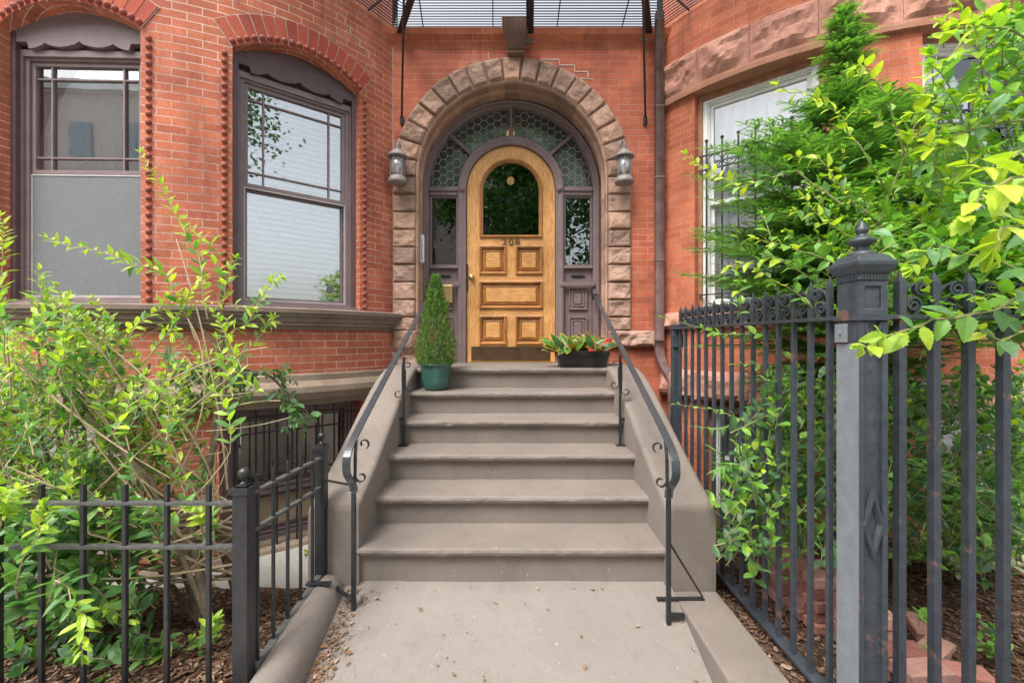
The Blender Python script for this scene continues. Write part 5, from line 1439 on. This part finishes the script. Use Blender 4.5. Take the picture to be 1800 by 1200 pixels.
# ---- potted spruce
def spruce():
    cx,cy,zb=-.686,3.84,RISER*5
    pt=thing('plant_pot','glossy dark green round pot on the fifth step','pot',(cx,cy,zb))
    m=MB(); m.lathe((cx,cy,zb),[(.085,.0),(.092,.006),(.112,.03),(.124,.08),(.127,.14),(.13,.19),(.138,.215),(.148,.225),(.150,.232),(.146,.238),(.134,.236),(.125,.205)],36); m.build('pot_body',POT,pt,smooth=True)
    m=MB(); m.lathe((cx,cy,zb+.2),[(.001,.005),(.126,.0)],24); m.build('soil',SOIL,pt)
    t=thing('dwarf_spruce','small cone shaped dwarf spruce growing in the green pot','conifer',(cx,cy,zb+.2))
    lm=MB(); tm=MB(); tm.tube([(cx,cy,zb+.18),(cx,cy,zb+.9)],[.012,.003],6)
    H=.80; z0=zb+.22
    C=[(.18,.33,.08),(.13,.26,.06),(.26,.40,.11),(.09,.18,.05)]; C2=[(.33,.26,.13),(.28,.2,.1)]
    for k in range(3600):
        u=random.random()**1.35; z=z0+H*u; 
        R0=(.215*(1-u)**.85+.016)*(.8+.25*noise.noise(Vector((u*9,k%7,3)))+.1)*(1 if u>.12 else .75+2*u)
        a=random.uniform(0,2*pi); rr=R0*random.uniform(.45,1)
        lob=1+.22*noise.noise(Vector((math.cos(a)*2.2,math.sin(a)*2.2,u*9))); rr*=lob
        p=Vector((cx+math.cos(a)*rr,cy+math.sin(a)*rr,z)); d=Vector((math.cos(a),math.sin(a),.9)).normalized()
        brown=(noise.noise(Vector((a*1.2,u*5,9)))>.38 and u<.6)
        cs=C2 if brown else C; lm.cc=pal(cs,.2)
        vs=[];fs=[]
        for q in range(9):
            dd=(d+rv(1.1)).normalized(); o=len(vs); b=p+d*.003*q; sdd=dd.cross(Vector((.3,.5,.8))).normalized()*.0028; vs+=[b-sdd,b+sdd,b+dd*.015]; fs.append((o,o+1,o+2))
        lm.add(vs,fs)
    lm.build('foliage',LFD,t); tm.build('trunk',BARK,t)
spruce()
# ---- croton planter
def planter():
    x0,x1,y0,y1,z0,z1=.455,.885,4.02,4.20,LAND,LAND+.155
    t=thing('planter_box','long black plastic planter box on the top landing','planter',((x0+x1)/2,(y0+y1)/2,z0))
    m=MB(); vs=[];fs=[]
    pr=[(-.0,z0),(.022,z1-.045),(.03,z1-.045),(.036,z1-.0),(.036,z1+.004),(.026,z1+.004),(.02,z1-.02)]
    for (o,z) in pr: vs+=[(x0-o,y0-o,z),(x1+o,y0-o,z),(x1+o,y1+o,z),(x0-o,y1+o,z)]
    for i in range(len(pr)-1):
        for j in range(4): fs.append((i*4+j,i*4+(j+1)%4,i*4+4+(j+1)%4,i*4+4+j))
    fs.append((0,1,2,3)); m.add(vs,fs); m.build('box_body',BLKP,t,bevel=.003)
    m=MB(); m.box(x0-.01,x1+.01,y0-.01,y1+.01,z1-.03,z1-.02); m.build('soil',SOIL,t)
    t2=thing('croton_plant','croton with green, yellow and red striped leaves in the black planter','plant',((x0+x1)/2,(y0+y1)/2,z1))
    lm=MB(); red=[(.55,.03,.03),(.42,.02,.03),(.60,.12,.04)]; yel=[(.62,.50,.06),(.60,.25,.05),(.62,.40,.05)]; gr=[(.06,.18,.03),(.09,.24,.03),(.04,.11,.03)]
    for k in range(80):
        x=random.uniform(x0-.03,x1-.0); y=random.uniform(y0-.0,y1); p=Vector((x,y,z1-.01)); f=(x-x0)/(x1-x0)
        a=random.uniform(0,2*pi); 
        if f<.15: a=random.uniform(2.2,4.2)
        d=Vector((math.cos(a)*.8,math.sin(a)*.8-.2,random.uniform(.3,1.5))).normalized(); L=random.uniform(.13,.20)
        n=(Vector((0,-.7,.8))+rv(.2)); q=p+d*random.uniform(.0,.05)
        rd=f>.28 and random.random()<.6
        edge=pal(red if rd else yel,.1); mid=pal(gr if (not rd or random.random()<.65) else [(.36,.03,.04)],.1)
        leaf(lm,q,d,n,L,.46,'oval',edge,.55); leaf(lm,q+n.normalized()*.0025,d,n,L*.97,.41,'oval',mid,.55)
        # vein
        leaf(lm,q+n.normalized()*.003,d,n,L*.9,.05,'oval',edge,.55)
    lm.build('foliage',LFC,t2)
planter()
# ---- pavers
k=0
base=Vector((1.62,2.0,0)); prv=random.Random(5)
placed=[]
PN=['top','second','third','fourth','fifth','sixth']
def paver(x,y,z,rz,lab):
    rz+=prv.uniform(-.06,.06); x+=prv.uniform(-.02,.02)
    o=bpy.data.objects.new('brick_paver',PM); COL.objects.link(o); o.location=(x,y,z); o.rotation_euler=(0,0,rz)
    tag(o,lab,'brick','loose pavers behind the tall fence')
nt_=PAVB.node_tree; g_=[n for n in nt_.nodes if n.type=='NEW_GEOMETRY'][0]; oi=nt_.nodes.new('ShaderNodeObjectInfo')
nt_.links.new(oi.outputs['Random'],g_.outputs['Random Per Island'].links[0].to_socket)
m=MB(); c_=.006; rr_=[(-.0285,c_),(-.0285+c_,0),(.0285-c_,0),(.0285,c_)]; vv=[]
for z_,i_ in rr_: vv+=[(-.1+i_,-.05+i_,z_),(.1-i_,-.05+i_,z_),(.1-i_,.05-i_,z_),(-.1+i_,.05-i_,z_)]
m.add(vv,[(3,2,1,0),(12,13,14,15)]+[(i*4+j,i*4+(j+1)%4,i*4+4+(j+1)%4,i*4+4+j) for i in range(3) for j in range(4)]); _o=m.build('brick_paver',PAVB,None); PM=_o.data
bpy.data.objects.remove(_o)
cols=[('far stack',1.62,2.55,5),('middle stack',1.66,2.28,5),('near stack',1.67,2.04,4),('right stack',1.88,2.40,3),('low front stack',1.72,1.84,2)]
for nm,x,y,h in cols:
    for i in range(h):
        for j in range(2):
            zz=zr(x,y)+.01+.0285+.058*i
            paver(x+prv.uniform(-.012,.012)+.0,y-.055+.108*j+prv.uniform(-.006,.006),zz,prv.uniform(-.08,.08),
              '%s paver %s the %s behind the tall fence'%('nearer' if j==0 else 'farther',('topmost in' if i==h-1 else ['lowest in','second from the ground in','third from the ground in','just under the top of'][i]),nm))
for i,(x,y,rz,lab) in enumerate(((2.0,2.02,.5,'loose tilted pink paver right of the newel post'),(1.95,1.86,-.3,'loose pink paver nearest the newel post at the bottom'),(2.1,2.2,1.1,'loose pink paver farthest right in the mulch'))):
    paver(x,y,zr(x,y)+.03,rz,lab)
# black hose
m=MB(); pts=[px(1240,935,3.2),px(1300,955,3.0),px(1350,965,2.9),px(1400,960,2.9),px(1430,950,3.0)]
m.tube([p for p in bez(pts[0],pts[2]+Vector((0,0,-.03)),pts[4],12)],.009,8); tag(m.build('hose',BLKP,smooth=True),'thin black hose lying on the mulch behind the tall fence','hose')

# ---------------------------------------------------------------- across the street (seen in the window reflections)
def street_tree(x,y,seed,label,nl=20000,z0=2.7,z1=8.8,rad=3.4,ls=.2):
    rnd=random.Random(seed); t=thing('street_tree',label,'tree',(x,y,-.35))
    tm=MB(); tm.tube([(x,y,-.35),(x+.05,y,1.5),(x,y+.1,3.2),(x+.3,y,5.0)],[.2,.16,.13,.07],10)
    lm=MB()
    cl=[]
    for k in range(34):
        a=rnd.uniform(0,2*pi); r=rnd.uniform(.1,1)*rad; z=rnd.uniform(z0,z1); c=Vector((x+math.cos(a)*r,y+math.sin(a)*r*.8,z)); cl.append(c)
        tm.tube(bez(Vector((x+.05,y,min(z-1,3.4))),Vector((x+math.cos(a)*r*.4,y,z-.3)),c,6),[.05,.04,.035,.025,.02,.015,.01],6)
    for k in range(nl):
        c=rnd.choice(cl); p=c+Vector((rnd.gauss(0,.55),rnd.gauss(0,.5),rnd.gauss(0,.42)))
        leaf(lm,p,Vector((rnd.gauss(0,1),rnd.gauss(0,1),rnd.gauss(0,.6)-.3)),Vector((rnd.gauss(0,.5),rnd.gauss(0,.5),1)),ls,.6,'tri',rnd.choice([(.08,.20,.04),(.11,.26,.06),(.06,.15,.04)]),.1,.1)
    tm.build('trunk',BARK,t); lm.build('crown',LFD,t)
street_tree(.3,-6.2,3,'street tree mirrored dark green in the oak door glass')
street_tree(4.7,-4.7,4,'taller street tree mirrored at the top of the second bay window',5000,7.2,10.4,2.2,.16)
ob=thing('brick_building','brick row house across the street mirrored in the bay window','building',(0,-16,-.3))
m=MB(); m.box(-34,3,-24,-16,-.35,14); m.build('wall',simple('far_brick',(.46,.38,.35),.9),ob)
k=0
for i in range(-12,1):
    for z in (1.0,4.2,7.4,10.6):
        m=MB(); x=i*2.6; m.rect_loops(x-.55,x+.55,z,z+1.8,[(0,-15.9),(0,-15.88)]); m.build('window',simple('far_glass',(.15,.18,.2),.2,c2=(.13,.16,.18)) if k==0 else bpy.data.materials['far_glass'],ob); k+=1
m=MB(); m.box(-34,3,-15.995,-15.7,14,14.5); m.build('cornice',WHT,ob)
